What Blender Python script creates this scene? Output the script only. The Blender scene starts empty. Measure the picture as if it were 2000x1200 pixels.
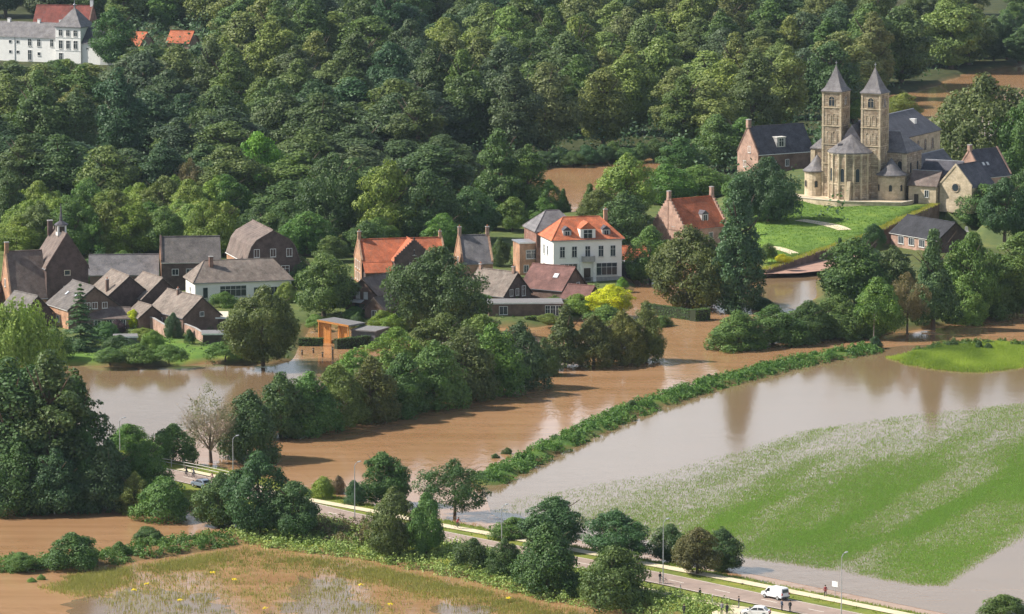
import bpy, math, random
import numpy as np
from mathutils import Vector, Matrix
R = math.radians
# ------------------------------------------------------------------ camera, sky, sun, exposure
F = 10000.0; CH = 146.6; PITCH = math.atan(1364.0 / F)
sc = bpy.context.scene
cam = bpy.data.cameras.new('camera'); camo = bpy.data.objects.new('camera', cam)
sc.collection.objects.link(camo); sc.camera = camo
camo.location = (0, 0, CH); camo.rotation_euler = (math.pi / 2 - PITCH, 0, 0)
cam.sensor_width = 36.0; cam.lens = 36.0 * F / 2000.0; cam.clip_start = 5.0; cam.clip_end = 30000.0
SUN_EL = R(41); SUN_BACK = R(4)
sdir = Vector((-math.cos(SUN_EL) * math.cos(SUN_BACK), math.cos(SUN_EL) * math.sin(SUN_BACK), math.sin(SUN_EL)))
w = bpy.data.worlds.new('World'); sc.world = w; w.use_nodes = True
nt = w.node_tree; bg = nt.nodes['Background']
sky = nt.nodes.new('ShaderNodeTexSky'); sky.sky_type = 'NISHITA'; sky.sun_disc = False
sky.sun_elevation = SUN_EL; sky.sun_rotation = R(270) + SUN_BACK
sky.air_density = 1.0; sky.dust_density = 1.2; sky.ozone_density = 1.0
def wn(t, **kw):
    x = nt.nodes.new(t)
    for k, v in kw.items(): setattr(x, k, v)
    return x
tcw = wn('ShaderNodeTexCoord'); sep = wn('ShaderNodeSeparateXYZ'); nt.links.new(tcw.outputs['Generated'], sep.inputs[0])
zz_ = wn('ShaderNodeMath', operation='MAXIMUM'); nt.links.new(sep.outputs[2], zz_.inputs[0]); zz_.inputs[1].default_value = 0.0
za = wn('ShaderNodeMath', operation='ADD'); nt.links.new(zz_.outputs[0], za.inputs[0]); za.inputs[1].default_value = 0.16
dv = wn('ShaderNodeVectorMath', operation='DIVIDE'); nt.links.new(tcw.outputs['Generated'], dv.inputs[0]); nt.links.new(za.outputs[0], dv.inputs[1])
cn = wn('ShaderNodeTexNoise'); cn.inputs['Scale'].default_value = 1.1; cn.inputs['Detail'].default_value = 7.0; cn.inputs['Roughness'].default_value = .55; nt.links.new(dv.outputs[0], cn.inputs['Vector'])
hz_ = wn('ShaderNodeMapRange'); hz_.inputs[1].default_value = 0.0; hz_.inputs[2].default_value = .45; hz_.inputs[3].default_value = .26; hz_.inputs[4].default_value = 0.0; nt.links.new(zz_.outputs[0], hz_.inputs[0])
cs = wn('ShaderNodeMath', operation='ADD'); nt.links.new(cn.outputs['Fac'], cs.inputs[0]); nt.links.new(hz_.outputs[0], cs.inputs[1])
cr = wn('ShaderNodeMapRange', interpolation_type='SMOOTHSTEP'); cr.inputs[1].default_value = .52; cr.inputs[2].default_value = .70; nt.links.new(cs.outputs[0], cr.inputs[0])
cm_ = wn('ShaderNodeMix', data_type='RGBA'); nt.links.new(cr.outputs[0], cm_.inputs[0]); nt.links.new(sky.outputs[0], cm_.inputs[6]); cm_.inputs[7].default_value = (10.6, 11.5, 12.5, 1)
nt.links.new(cm_.outputs[2], bg.inputs[0]); bg.inputs[1].default_value = 0.07
sl = bpy.data.lights.new('sun', 'SUN'); sl.energy = 5.0; sl.angle = R(0.5); sl.color = (1.0, 0.935, 0.835)
so = bpy.data.objects.new('sun', sl); sc.collection.objects.link(so)
so.rotation_euler = sdir.to_track_quat('Z', 'Y').to_euler(); so.location = (-200, 900, 300)
sc.view_settings.view_transform = 'Standard'; sc.view_settings.look = 'None'
sc.view_settings.exposure = 0.66; sc.view_settings.gamma = 1.0
sc.render.engine = 'CYCLES'
cy = sc.cycles; cy.max_bounces = 4; cy.diffuse_bounces = 2; cy.glossy_bounces = 2; cy.transmission_bounces = 2; cy.volume_bounces = 0; cy.use_adaptive_sampling = True; cy.adaptive_threshold = .025
cy.transparent_max_bounces = 4; cy.use_denoising = True; cy.caustics_reflective = False; cy.caustics_refractive = False

rng = np.random.default_rng(7); random.seed(7)
col = sc.collection
sp, cp = math.sin(PITCH), math.cos(PITCH)

def P(px, py, z=0.0):
    """the point at height z that the photograph shows at this place (used to survey the site)"""
    a = (px - 1000) / F; b = -(py - 600) / F
    d = Vector((a, cp + b * sp, -sp + b * cp)); t = (z - CH) / d.z
    return Vector((t * d.x, t * d.y, z))
def mpp(v):
    return (v.y * cp + (CH - v.z) * sp) / F          # metres per pixel there
def PX(x, y, z):
    Z = y * cp - (z - CH) * sp; u = y * sp + (z - CH) * cp
    return 1000 + F * x / Z, 600 - F * u / Z

# ------------------------------------------------------------------ helpers
def tag(o, label=None, cat=None, group=None, kind=None):
    if label: o['label'] = label
    if cat: o['category'] = cat
    if group: o['group'] = group
    if kind: o['kind'] = kind
    return o
def empty(name, loc=(0, 0, 0), rz=0.0):
    o = bpy.data.objects.new(name, None); col.objects.link(o); o.location = loc; o.rotation_euler = (0, 0, rz)
    o.empty_display_size = .5
    return o
def link(name, me, parent=None):
    o = bpy.data.objects.new(name, me); col.objects.link(o)
    if parent is not None: o.parent = parent
    return o
def np_mesh(name, V, Fc, mat=None, tint=None, vcol=None, smooth=False):
    V = np.asarray(V, dtype=np.float32); Fc = np.asarray(Fc, dtype=np.int32); k = Fc.shape[1]; n = len(Fc)
    me = bpy.data.meshes.new(name); me.vertices.add(len(V)); me.vertices.foreach_set('co', V.ravel())
    me.loops.add(n * k); me.loops.foreach_set('vertex_index', Fc.ravel())
    me.polygons.add(n); me.polygons.foreach_set('loop_start', np.arange(0, n * k, k, dtype=np.int32))
    me.polygons.foreach_set('use_smooth', np.full(n, smooth, dtype=bool))
    if tint is not None:
        at = me.attributes.new('tint', 'FLOAT', 'FACE'); at.data.foreach_set('value', np.asarray(tint, dtype=np.float32))
    if vcol is not None:
        at = me.attributes.new('gcol', 'FLOAT_COLOR', 'POINT'); at.data.foreach_set('color', np.asarray(vcol, dtype=np.float32).ravel())
    me.update(calc_edges=True); me.validate()
    if mat: me.materials.append(mat)
    return me
class MB:
    """collects faces; build() links them as one mesh object"""
    def __init__(s): s.v = []; s.f = []; s.m = []
    def poly(s, pts, mi=0):
        i = len(s.v); s.v += [tuple(p) for p in pts]; s.f.append(list(range(i, i + len(pts)))); s.m.append(mi)
    def box(s, x0, x1, y0, y1, z0, z1, mi=0):
        i = len(s.v)
        s.v += [(x0,y0,z0),(x1,y0,z0),(x1,y1,z0),(x0,y1,z0),(x0,y0,z1),(x1,y0,z1),(x1,y1,z1),(x0,y1,z1)]
        for q in ((3,2,1,0),(4,5,6,7),(0,1,5,4),(1,2,6,5),(2,3,7,6),(3,0,4,7)): s.f.append([i+a for a in q]); s.m.append(mi)
    def obox(s, o, a, b, c, mi=0):
        """box from corner o along the three vectors"""
        o, a, b, c = Vector(o), Vector(a), Vector(b), Vector(c); i = len(s.v)
        for p in (o, o+a, o+a+b, o+b, o+c, o+a+c, o+a+b+c, o+b+c): s.v.append(tuple(p))
        for q in ((3,2,1,0),(4,5,6,7),(0,1,5,4),(1,2,6,5),(2,3,7,6),(3,0,4,7)): s.f.append([i+k for k in q]); s.m.append(mi)
    def prism(s, bot, top, mi=0, cap=True):
        n = len(bot); i = len(s.v); s.v += [tuple(p) for p in bot] + [tuple(p) for p in top]
        for k in range(n):
            j = (k + 1) % n; s.f.append([i+k, i+j, i+n+j, i+n+k]); s.m.append(mi)
        if cap:
            s.f.append([i+k for k in range(n)][::-1]); s.m.append(mi); s.f.append([i+n+k for k in range(n)]); s.m.append(mi)
    def tube(s, pts, rad, n=6, mi=0):
        pts = [Vector(p) for p in pts]; i0 = len(s.v)
        for k, p in enumerate(pts):
            t = (pts[min(k+1, len(pts)-1)] - pts[max(k-1, 0)]).normalized()
            a = t.orthogonal().normalized(); b = t.cross(a); r = rad[k] if hasattr(rad, '__len__') else rad
            for j in range(n):
                an = 2*math.pi*j/n; s.v.append(tuple(p + (a*math.cos(an) + b*math.sin(an)) * r))
        for k in range(len(pts)-1):
            for j in range(n):
                q = (j+1) % n; s.f.append([i0+k*n+j, i0+k*n+q, i0+(k+1)*n+q, i0+(k+1)*n+j]); s.m.append(mi)
        s.f.append([i0+j for j in range(n)][::-1]); s.m.append(mi)
        e = i0+(len(pts)-1)*n; s.f.append([e+j for j in range(n)]); s.m.append(mi)
    def lathe(s, cx, cy, prof, n=16, a0=0.0, mi=0):
        i0 = len(s.v)
        for (r, z) in prof:
            for j in range(n):
                an = a0 + 2*math.pi*j/n; s.v.append((cx + r*math.cos(an), cy + r*math.sin(an), z))
        for k in range(len(prof)-1):
            for j in range(n):
                q = (j+1) % n; s.f.append([i0+k*n+j, i0+k*n+q, i0+(k+1)*n+q, i0+(k+1)*n+j]); s.m.append(mi)
        s.f.append([i0+j for j in range(n)][::-1]); s.m.append(mi)
        e = i0+(len(prof)-1)*n; s.f.append([e+j for j in range(n)]); s.m.append(mi)
    def mesh(s, name, mats):
        me = bpy.data.meshes.new(name); me.from_pydata(s.v, [], s.f)
        for m in (mats if isinstance(mats, (list, tuple)) else [mats]): me.materials.append(m)
        me.polygons.foreach_set('material_index', s.m); me.update()
        import bmesh
        bm = bmesh.new(); bm.from_mesh(me); bmesh.ops.recalc_face_normals(bm, faces=bm.faces); bm.to_mesh(me); bm.free()
        return me
    def build(s, name, mats, parent=None, smooth=False, bevel=0.0):
        me = s.mesh(name, mats)
        if smooth: me.polygons.foreach_set('use_smooth', [True]*len(me.polygons))
        o = link(name, me, parent)
        if bevel: b = o.modifiers.new('Bevel', 'BEVEL'); b.width = bevel; b.segments = 2; b.limit_method = 'ANGLE'
        return o

# ------------------------------------------------------------------ materials
def new_mat(name):
    m = bpy.data.materials.new(name); m.use_nodes = True; n = m.node_tree.nodes; b = n['Principled BSDF']
    return m, n, m.node_tree.links, b
def N(n, t, **kw):
    x = n.new(t)
    for k, v in kw.items():
        if k in ('operation', 'blend_type', 'data_type', 'attribute_name', 'noise_dimensions', 'attribute_type', 'feature', 'wave_type', 'bands_direction', 'offset', 'offset_frequency'): setattr(x, k, v)
        else: x.inputs[k].default_value = v
    return x
def ramp(n, stops):
    r = n.new('ShaderNodeValToRGB'); e = r.color_ramp.elements
    while len(e) < len(stops): e.new(.5)
    for i, (p, c) in enumerate(stops): e[i].position = p; e[i].color = (*c, 1) if len(c) == 3 else c
    return r
MATS = {}
def plain(name, c, rough=.6, metal=0.0, var=.12, scale=2.0, spec=.3):
    if name in MATS: return MATS[name]
    m, n, l, b = new_mat(name)
    tc = N(n, 'ShaderNodeTexCoord'); nz = N(n, 'ShaderNodeTexNoise', Scale=scale, Detail=4.0)
    l.new(tc.outputs['Object'], nz.inputs['Vector'])
    lo = tuple(x*(1-var) for x in c); hi = tuple(min(1, x*(1+var)) for x in c)
    r = ramp(n, [(.3, lo), (.7, hi)]); l.new(nz.outputs['Fac'], r.inputs[0]); l.new(r.outputs[0], b.inputs['Base Color'])
    b.inputs['Roughness'].default_value = rough; b.inputs['Metallic'].default_value = metal; b.inputs['Specular IOR Level'].default_value = spec
    MATS[name] = m; return m
def brickm(name, c1, c2, mortar, bw=.22, rh=.065, wear=.35, wearc=None, scale=1.0, ms=.012):
    """walls of brick or stone blocks laid in courses"""
    m, n, l, b = new_mat(name)
    tc = N(n, 'ShaderNodeTexCoord'); sx = N(n, 'ShaderNodeSeparateXYZ'); l.new(tc.outputs['Object'], sx.inputs[0])
    ad = N(n, 'ShaderNodeMath', operation='ADD'); l.new(sx.outputs[0], ad.inputs[0]); l.new(sx.outputs[1], ad.inputs[1])
    cb = N(n, 'ShaderNodeCombineXYZ'); l.new(ad.outputs[0], cb.inputs[0]); l.new(sx.outputs[2], cb.inputs[1])
    br = N(n, 'ShaderNodeTexBrick', Scale=scale); br.inputs['Color1'].default_value = (*c1, 1); br.inputs['Color2'].default_value = (*c2, 1)
    br.inputs['Mortar'].default_value = (*mortar, 1); br.inputs['Mortar Size'].default_value = ms
    br.inputs['Brick Width'].default_value = bw; br.inputs['Row Height'].default_value = rh
    l.new(cb.outputs[0], br.inputs['Vector'])
    nz = N(n, 'ShaderNodeTexNoise', Scale=.55, Detail=7.0, Roughness=.65); l.new(tc.outputs['Object'], nz.inputs['Vector'])
    r = ramp(n, [(.38, (1-wear,)*3), (.62, (1.12,)*3)]); l.new(nz.outputs['Fac'], r.inputs[0])
    mx = N(n, 'ShaderNodeMix', data_type='RGBA', blend_type='MULTIPLY'); mx.inputs[0].default_value = 1.0
    l.new(br.outputs[0], mx.inputs[6]); l.new(r.outputs[0], mx.inputs[7]); out = mx.outputs[2]
    if wearc:
        n2 = N(n, 'ShaderNodeTexNoise', Scale=.9, Detail=6.0, Roughness=.7); l.new(tc.outputs['Object'], n2.inputs['Vector'])
        r2 = ramp(n, [(.5, (0,)*3), (.66, (.8,)*3)]); l.new(n2.outputs['Fac'], r2.inputs[0])
        m2 = N(n, 'ShaderNodeMix', data_type='RGBA'); l.new(r2.outputs[0], m2.inputs[0]); l.new(out, m2.inputs[6]); m2.inputs[7].default_value = (*wearc, 1); out = m2.outputs[2]
    l.new(out, b.inputs['Base Color']); b.inputs['Roughness'].default_value = .9; b.inputs['Specular IOR Level'].default_value = .15
    bp = N(n, 'ShaderNodeBump', Strength=.5, Distance=.02); l.new(br.outputs['Fac'], bp.inputs['Height']); bp.invert = True; l.new(bp.outputs[0], b.inputs['Normal'])
    MATS[name] = m; return m
def roofm(name, c, c2, moss=None, row=.33, rough=.75):
    """tiles or slates in rows, weathered"""
    m, n, l, b = new_mat(name)
    tc = N(n, 'ShaderNodeTexCoord'); sx = N(n, 'ShaderNodeSeparateXYZ'); l.new(tc.outputs['Object'], sx.inputs[0])
    cb = N(n, 'ShaderNodeCombineXYZ'); l.new(sx.outputs[0], cb.inputs[0]); l.new(sx.outputs[2], cb.inputs[1])
    br = N(n, 'ShaderNodeTexBrick', Scale=1.0); br.inputs['Color1'].default_value = (*c, 1); br.inputs['Color2'].default_value = (*c2, 1)
    br.inputs['Mortar'].default_value = tuple(x*.55 for x in c) + (1,); br.inputs['Mortar Size'].default_value = .02
    br.inputs['Brick Width'].default_value = row*.9; br.inputs['Row Height'].default_value = row*.75; l.new(cb.outputs[0], br.inputs['Vector'])
    nz = N(n, 'ShaderNodeTexNoise', Scale=.45, Detail=8.0, Roughness=.7); l.new(tc.outputs['Object'], nz.inputs['Vector'])
    r = ramp(n, [(.34, (.58,)*3), (.5, (.95,)*3), (.68, (1.4,)*3)]); l.new(nz.outputs['Fac'], r.inputs[0])
    mx = N(n, 'ShaderNodeMix', data_type='RGBA', blend_type='MULTIPLY'); mx.inputs[0].default_value = 1.0
    l.new(br.outputs[0], mx.inputs[6]); l.new(r.outputs[0], mx.inputs[7]); out = mx.outputs[2]
    if moss:
        mp = N(n, 'ShaderNodeMapping'); mp.inputs['Scale'].default_value = (1.2, 1.2, .35); l.new(tc.outputs['Object'], mp.inputs[0])
        n2 = N(n, 'ShaderNodeTexNoise', Scale=1.1, Detail=7.0, Roughness=.7); l.new(mp.outputs[0], n2.inputs['Vector'])
        r2 = ramp(n, [(.5, (0,)*3), (.7, (.75,)*3)]); l.new(n2.outputs['Fac'], r2.inputs[0])
        m2 = N(n, 'ShaderNodeMix', data_type='RGBA'); l.new(r2.outputs[0], m2.inputs[0]); l.new(out, m2.inputs[6]); m2.inputs[7].default_value = (*moss, 1); out = m2.outputs[2]
    l.new(out, b.inputs['Base Color']); b.inputs['Roughness'].default_value = rough; b.inputs['Specular IOR Level'].default_value = .25
    bp = N(n, 'ShaderNodeBump', Strength=.6, Distance=.03); l.new(br.outputs['Fac'], bp.inputs['Height']); bp.invert = True; l.new(bp.outputs[0], b.inputs['Normal'])
    MATS[name] = m; return m
def leafm(name, base=None, trans=.2):
    """leaf colour comes from the object's own colour, varied leaf by leaf"""
    m, n, l, b = new_mat(name)
    oi = N(n, 'ShaderNodeObjectInfo'); at = N(n, 'ShaderNodeAttribute', attribute_name='tint')
    hs = N(n, 'ShaderNodeHueSaturation')
    if base: hs.inputs['Color'].default_value = (*base, 1)
    else: l.new(oi.outputs['Color'], hs.inputs['Color'])
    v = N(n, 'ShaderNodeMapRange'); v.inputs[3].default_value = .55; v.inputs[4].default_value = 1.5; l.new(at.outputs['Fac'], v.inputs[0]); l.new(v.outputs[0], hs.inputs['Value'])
    h = N(n, 'ShaderNodeMapRange'); h.inputs[3].default_value = .522; h.inputs[4].default_value = .482; l.new(at.outputs['Fac'], h.inputs[0]); l.new(h.outputs[0], hs.inputs['Hue'])
    l.new(hs.outputs[0], b.inputs['Base Color']); b.inputs['Roughness'].default_value = .55; b.inputs['Specular IOR Level'].default_value = .25
    tr = N(n, 'ShaderNodeBsdfTranslucent'); br = N(n, 'ShaderNodeMix', data_type='RGBA', blend_type='MULTIPLY'); br.inputs[0].default_value = 1.0
    l.new(hs.outputs[0], br.inputs[6]); br.inputs[7].default_value = (1.15, 1.35, .65, 1); l.new(br.outputs[2], tr.inputs[0])
    ms = N(n, 'ShaderNodeMixShader'); ms.inputs[0].default_value = trans
    l.new(b.outputs[0], ms.inputs[1]); l.new(tr.outputs[0], ms.inputs[2]); l.new(ms.outputs[0], n['Material Output'].inputs[0])
    MATS[name] = m; return m
LEAF = leafm('leaf')
BARK = plain('bark', (.10, .075, .055), .9, var=.3, scale=3)
GLASS = plain('window_glass', (.035, .045, .055), .08, var=.1, spec=.6)
WHITEF = plain('white_frame', (.72, .72, .70), .5)
SILL = plain('stone_sill', (.42, .40, .37), .8)
B_DARK = brickm('dark_brick', (.118, .076, .068), (.09, .058, .052), (.15, .12, .11))
B_RED = brickm('red_brick', (.30, .13, .085), (.23, .10, .07), (.28, .23, .2))
B_ORANGE = brickm('orange_brick', (.50, .25, .14), (.42, .2, .115), (.42, .34, .26))
B_PINK = brickm('pink_brick', (.46, .27, .20), (.38, .22, .17), (.44, .36, .3))
B_BROWN = brickm('brown_brick', (.20, .12, .09), (.16, .095, .07), (.2, .16, .14))
WHITE = plain('white_render', (.80, .79, .76), .8, var=.05, scale=.6)
CREAM = plain('cream_render', (.78, .70, .52), .85, var=.08, scale=.7)
STONE = brickm('marl_stone', (.54, .45, .335), (.33, .255, .18), (.28, .225, .165), 1.1, .5, .42, (.27, .19, .13), ms=.05)
STONE2 = brickm('pale_marl', (.59, .49, .355), (.47, .385, .265), (.46, .38, .27), .9, .4, .25, ms=.03)
CEMENT = plain('grey_cement', (.34, .33, .32), .9, var=.2)
ZINC = plain('zinc_sheet', (.30, .31, .34), .45, .3)
T_GREY = roofm('grey_tile', (.165, .148, .14), (.13, .118, .114), (.17, .15, .12))
T_BROWN = roofm('brown_tile', (.19, .145, .125), (.155, .118, .104), (.2, .175, .15))
T_TAN = roofm('tan_tile', (.235, .19, .16), (.195, .158, .134), (.26, .235, .2))
T_RED = roofm('maroon_tile', (.20, .10, .085), (.165, .085, .075))
T_ORANGE = roofm('orange_tile', (.54, .165, .075), (.43, .125, .06), (.30, .15, .10))
T_OLDRED = roofm('old_red_tile', (.26, .075, .055), (.21, .06, .05), (.16, .09, .08))
SLATE = roofm('slate', (.105, .10, .115), (.085, .082, .098), None, .28, .5)
SLATE_L = roofm('weathered_slate', (.19, .18, .185), (.16, .152, .16), (.23, .21, .19), .28, .55)
BLACK_T = roofm('black_tile', (.042, .043, .05), (.034, .035, .042), None, .33, .8)
WOOD = plain('orange_wood', (.62, .27, .075), .6, var=.2, scale=4)
DARKWOOD = plain('dark_wood', (.06, .045, .035), .7)
STEEL = plain('galvanised_steel', (.42, .44, .45), .45, .5)
FLATR = plain('bitumen_roof', (.19, .185, .185), .8)
GRIT = plain('pale_gravel_roof', (.62, .56, .44), .9)

# ------------------------------------------------------------------ terrain
def smooth(t): t = np.clip(t, 0, 1); return t*t*(3-2*t)
def sdist(X, Y, poly):
    """signed distance to a polygon, positive inside"""
    d = np.full(X.shape, 1e9); ins = np.zeros(X.shape, bool); n = len(poly)
    for i in range(n):
        ax, ay = poly[i][:2]; bx, by = poly[(i+1) % n][:2]; ex, ey = bx-ax, by-ay
        t = np.clip(((X-ax)*ex + (Y-ay)*ey) / (ex*ex+ey*ey+1e-9), 0, 1)
        d = np.minimum(d, np.hypot(X-ax-t*ex, Y-ay-t*ey))
        c = ((ay > Y) != (by > Y)) & (X < (bx-ax)*(Y-ay)/(by-ay+1e-12)+ax); ins ^= c
    return np.where(ins, d, -d)
def pdist(X, Y, line):
    d = np.full(X.shape, 1e9)
    for i in range(len(line)-1):
        ax, ay = line[i][:2]; bx, by = line[i+1][:2]; ex, ey = bx-ax, by-ay
        t = np.clip(((X-ax)*ex + (Y-ay)*ey) / (ex*ex+ey*ey+1e-9), 0, 1); d = np.minimum(d, np.hypot(X-ax-t*ex, Y-ay-t*ey))
    return d
def PP(pts, z=0.0): return [P(a, b, z) for a, b in pts]
GV = 1.2
village = PP([(-300,716),(110,714),(250,716),(360,714),(420,707),(450,712),(560,708),(585,668),(600,640),(745,640),(770,660),(860,660),(960,640),(1040,640),(1090,632),(1150,620),(1222,608),(1232,560),(1222,540),(1262,505),(1300,492),(1420,500),(1478,500),(1500,470),(1480,380),(1240,385),(1190,412),(1080,425),(1000,430),(900,412),(880,350),(0,330),(-300,330)])
rightland = PP([(1600,580),(1560,640),(1640,662),(1760,648),(1880,628),(2000,606),(2300,560),(2300,330),(1990,330),(1830,330),(1640,470),(1604,540)])
forest = PP([(-900,345),(890,345),(910,334),(1010,336),(1080,330),(1200,318),(1300,310),(1330,330),(1300,392),(1480,400),(1520,470),(1640,480),(1700,300),(1740,196),(1800,190),(1900,150),(2000,127),(2600,110),(2600,-330),(-900,-330)])
gapfield = PP([(1640,262),(1738,186),(1800,176),(1880,146),(2000,126),(2500,118),(2500,230),(1900,330),(1700,330)])
ROADC = PP([(-200,815),(-50,850),(170,898),(337,926),(425,947),(520,971),(640,1001),(740,1023),(851,1045),(950,1065),(1130,1099),(1275,1126),(1337,1139),(1425,1158),(1487,1171),(1580,1190),(1700,1214),(1850,1246),(2000,1280)], 1.3)
FARPATH = PP([(520,958),(603,976),(731,998),(851,1024),(965,1043),(1025,1055),(1150,1079),(1275,1103),(1387,1123),(1450,1136),(1550,1156),(1610,1167),(1670,1180),(1760,1198),(1900,1226)], 1.3)
NEARPATH = PP([(1200,1139),(1312,1161),(1362,1171),(1425,1184),(1500,1202),(1600,1226)], 1.3)
DIKE = PP([(950,938),(1000,910),(1050,884),(1130,848),(1230,800),(1340,762),(1440,735),(1540,708),(1640,690),(1705,679)], .6)
rbank = PP([(1735,700),(1790,688),(1850,672),(1940,668),(2100,680),(2100,700),(2030,706),(1975,722),(1900,728),(1830,722),(1775,712)])
levee = PP([(-100,1112),(60,1098),(180,1092),(330,1062),(450,1048),(470,1058),(380,1078),(230,1100),(100,1112),(-100,1124)])
verge = PP([(440,1040),(620,1025),(760,1062),(900,1080),(1080,1118),(1280,1170),(1420,1196),(1440,1235),(1230,1200),(1080,1178),(900,1132),(700,1092),(560,1078),(470,1062)])
# the church hill
CO = P(1608, 178, 6.6 + 26.0); CO.z = 6.6; CR = R(-27)
cu = Vector((math.cos(CR), math.sin(CR), 0)); cv = Vector((-math.sin(CR), math.cos(CR), 0))
def ch(x, y, z=0.0): return CO + cu*x + cv*y + Vector((0, 0, z))
plateau = [ch(-11, -7), ch(22, -8.5), ch(24, -3), ch(60, -2), ch(75, 60), ch(-30, 60), ch(-16, 6)]
LC = [(ch(-11, -7), 6.5), (ch(22, -8.5), 6.6), (ch(30, -5), 6.6), (P(1825,402,6.6), 6.5), (P(1760,428,5.4), 5.4), (P(1700,458,4.2), 4.2), (P(1600,490,2.9), 2.9), (P(1490,528,1.7), 1.7), (P(1470,480,2.6), 2.4), (P(1480,430,4.8), 4.6), (P(1590,450,4.4), 4.6)]
lawnpoly = [ch(-13, -4), ch(24, -6), P(1828,399,6.6), P(1760,428,5.4), P(1700,458,4.2), P(1600,490,2.9), P(1490,528,1.7), P(1466,490,2.2), P(1470,420,4.9)]
def height(X, Y):
    z = np.full(X.shape, -1.6)
    def land(poly, h, sl=6.0, z0=-1.6):
        nonlocal z
        s = sdist(X, Y, poly); z = np.maximum(z, z0 + (h - z0) * smooth((s + 2.0) / sl + .35))
    land(village, GV, 7); land(rightland, 1.3, 7); land(forest, 1.0, 10)
    g = sdist(X, Y, gapfield); z = np.where(g > 0, np.minimum(z, -1.0), z)
    land(rbank, .45, 9, -.8); land(levee, .5, 7, -.6); land(verge, .35, 12, -.6)
    d = pdist(X, Y, ROADC); z = np.maximum(z, -1.6 + 2.75*smooth((17.0 - d) / 7.0))
    d = pdist(X, Y, DIKE); z = np.maximum(z, -1.6 + 2.6*smooth((5.6 - d) / 5.0))
    s = sdist(X, Y, plateau); z = np.where(s > -26, np.maximum(z, 1.0 + 5.6*smooth((s + 26) / 26)), z)
    s = sdist(X, Y, lawnpoly); ws = np.zeros(X.shape); hs = np.zeros(X.shape)
    for (p, h) in LC:
        q = 1.0/((X-p.x)**2 + (Y-p.y)**2 + 4.0)**1.3; ws += q; hs += q*h
    z = np.where(s > 0, hs/ws, z)
    e1, e2, e3 = P(1828,399,6.6), P(1700,458,4.2), P(1490,528,1.7)      # foot of the retaining wall
    under = sdist(X, Y, [e1, P(1760,428,5.4), e2, P(1600,490,2.9), e3, P(1500,560,0), P(1680,520,0), P(1900,480,0), P(1990,440,1.2), P(1890,405,6)]) > 0
    return np.where(under & (s <= 0), np.minimum(z, .95), z)
xs = np.concatenate([[-6000,-3000,-1200,-600,-420,-340,-290], np.arange(-260, 261, 2.6), [290,340,420,600,1200,3000,6000]])
ys = np.concatenate([[-500,0,300,500,600,660,690], np.arange(705, 1290, 2.6), np.arange(1290, 1960, 6.0), [2000,2100,2300,2600,3200,5000,9000,16000]])
GX, GY = np.meshgrid(xs, ys); GZ = height(GX, GY)
GZ = GZ + np.where(GZ > .2, .12*np.sin(GX*.31+GY*.17)*np.sin(GY*.23-GX*.11), 0) * (pdist(GX, GY, ROADC) > 15)
def gza(X, Y):
    X = np.asarray(X, float); Y = np.asarray(Y, float); i = np.clip(np.searchsorted(xs, X)-1, 0, len(xs)-2); j = np.clip(np.searchsorted(ys, Y)-1, 0, len(ys)-2)
    fx = (X-xs[i])/(xs[i+1]-xs[i]); fy = (Y-ys[j])/(ys[j+1]-ys[j])
    return (GZ[j, i]*(1-fx)+GZ[j, i+1]*fx)*(1-fy)+(GZ[j+1, i]*(1-fx)+GZ[j+1, i+1]*fx)*fy
def gz(x, y): return float(gza([x], [y])[0])
def paint(X, Y, Z):
    C = np.zeros(X.shape + (4,)); C[..., 3] = 1
    def put(mask, c):
        for k in range(3): C[..., k] = np.where(mask, c[k], C[..., k])
    put(np.ones(X.shape, bool), (.16, .105, .05))
    put(sdist(X, Y, forest) > -3, (.055, .065, .03))
    put(sdist(X, Y, village) > -4, (.10, .13, .045))
    put(sdist(X, Y, rightland) > -4, (.09, .11, .04))
    put(pdist(X, Y, ROADC) < 20, (.17, .20, .045))
    put(sdist(X, Y, rbank) > -3, (.21, .27, .05)); put(pdist(X, Y, DIKE) < 8, (.075, .14, .03))
    put(sdist(X, Y, plateau) > -28, (.10, .13, .05)); put(sdist(X, Y, lawnpoly) > -1, (.12, .20, .042))
    for q in ([(112,690),(130,676),(190,684),(200,706),(120,712)], [(296,668),(330,655),(410,690),(430,704),(370,712),(300,690)], [(395,680),(430,668),(480,690),(470,708),(430,706)]):
        put(sdist(X, Y, PP(q, GV)) > -.5, (.12, .21, .042))
    put((Z < .28) & (sdist(X, Y, forest) < 5), (.17, .115, .055))
    return C
nx, ny = len(xs), len(ys)
idx = np.arange(nx*ny).reshape(ny, nx)
FC = np.stack([idx[:-1,:-1], idx[:-1,1:], idx[1:,1:], idx[1:,:-1]], -1).reshape(-1, 4)
gm, n, l, b = new_mat('ground_cover')
at = N(n, 'ShaderNodeAttribute', attribute_name='gcol'); tc = N(n, 'ShaderNodeTexCoord')
n1 = N(n, 'ShaderNodeTexNoise', Scale=.18, Detail=9.0, Roughness=.72); l.new(tc.outputs['Object'], n1.inputs['Vector'])
r1 = ramp(n, [(.3, (.55, .62, .65)), (.5, (1.0, 1.0, .95)), (.72, (1.6, 1.3, 1.1))]); l.new(n1.outputs['Fac'], r1.inputs[0])
mx = N(n, 'ShaderNodeMix', data_type='RGBA', blend_type='MULTIPLY'); mx.inputs[0].default_value = 1; l.new(at.outputs['Color'], mx.inputs[6]); l.new(r1.outputs[0], mx.inputs[7])
l.new(mx.outputs[2], b.inputs['Base Color']); b.inputs['Roughness'].default_value = .95; b.inputs['Specular IOR Level'].default_value = .1
tag(link('ground', np_mesh('ground', np.stack([GX, GY, GZ], -1).reshape(-1, 3), FC, gm, vcol=paint(GX, GY, GZ).reshape(-1, 4), smooth=True)), kind='structure')

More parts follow.
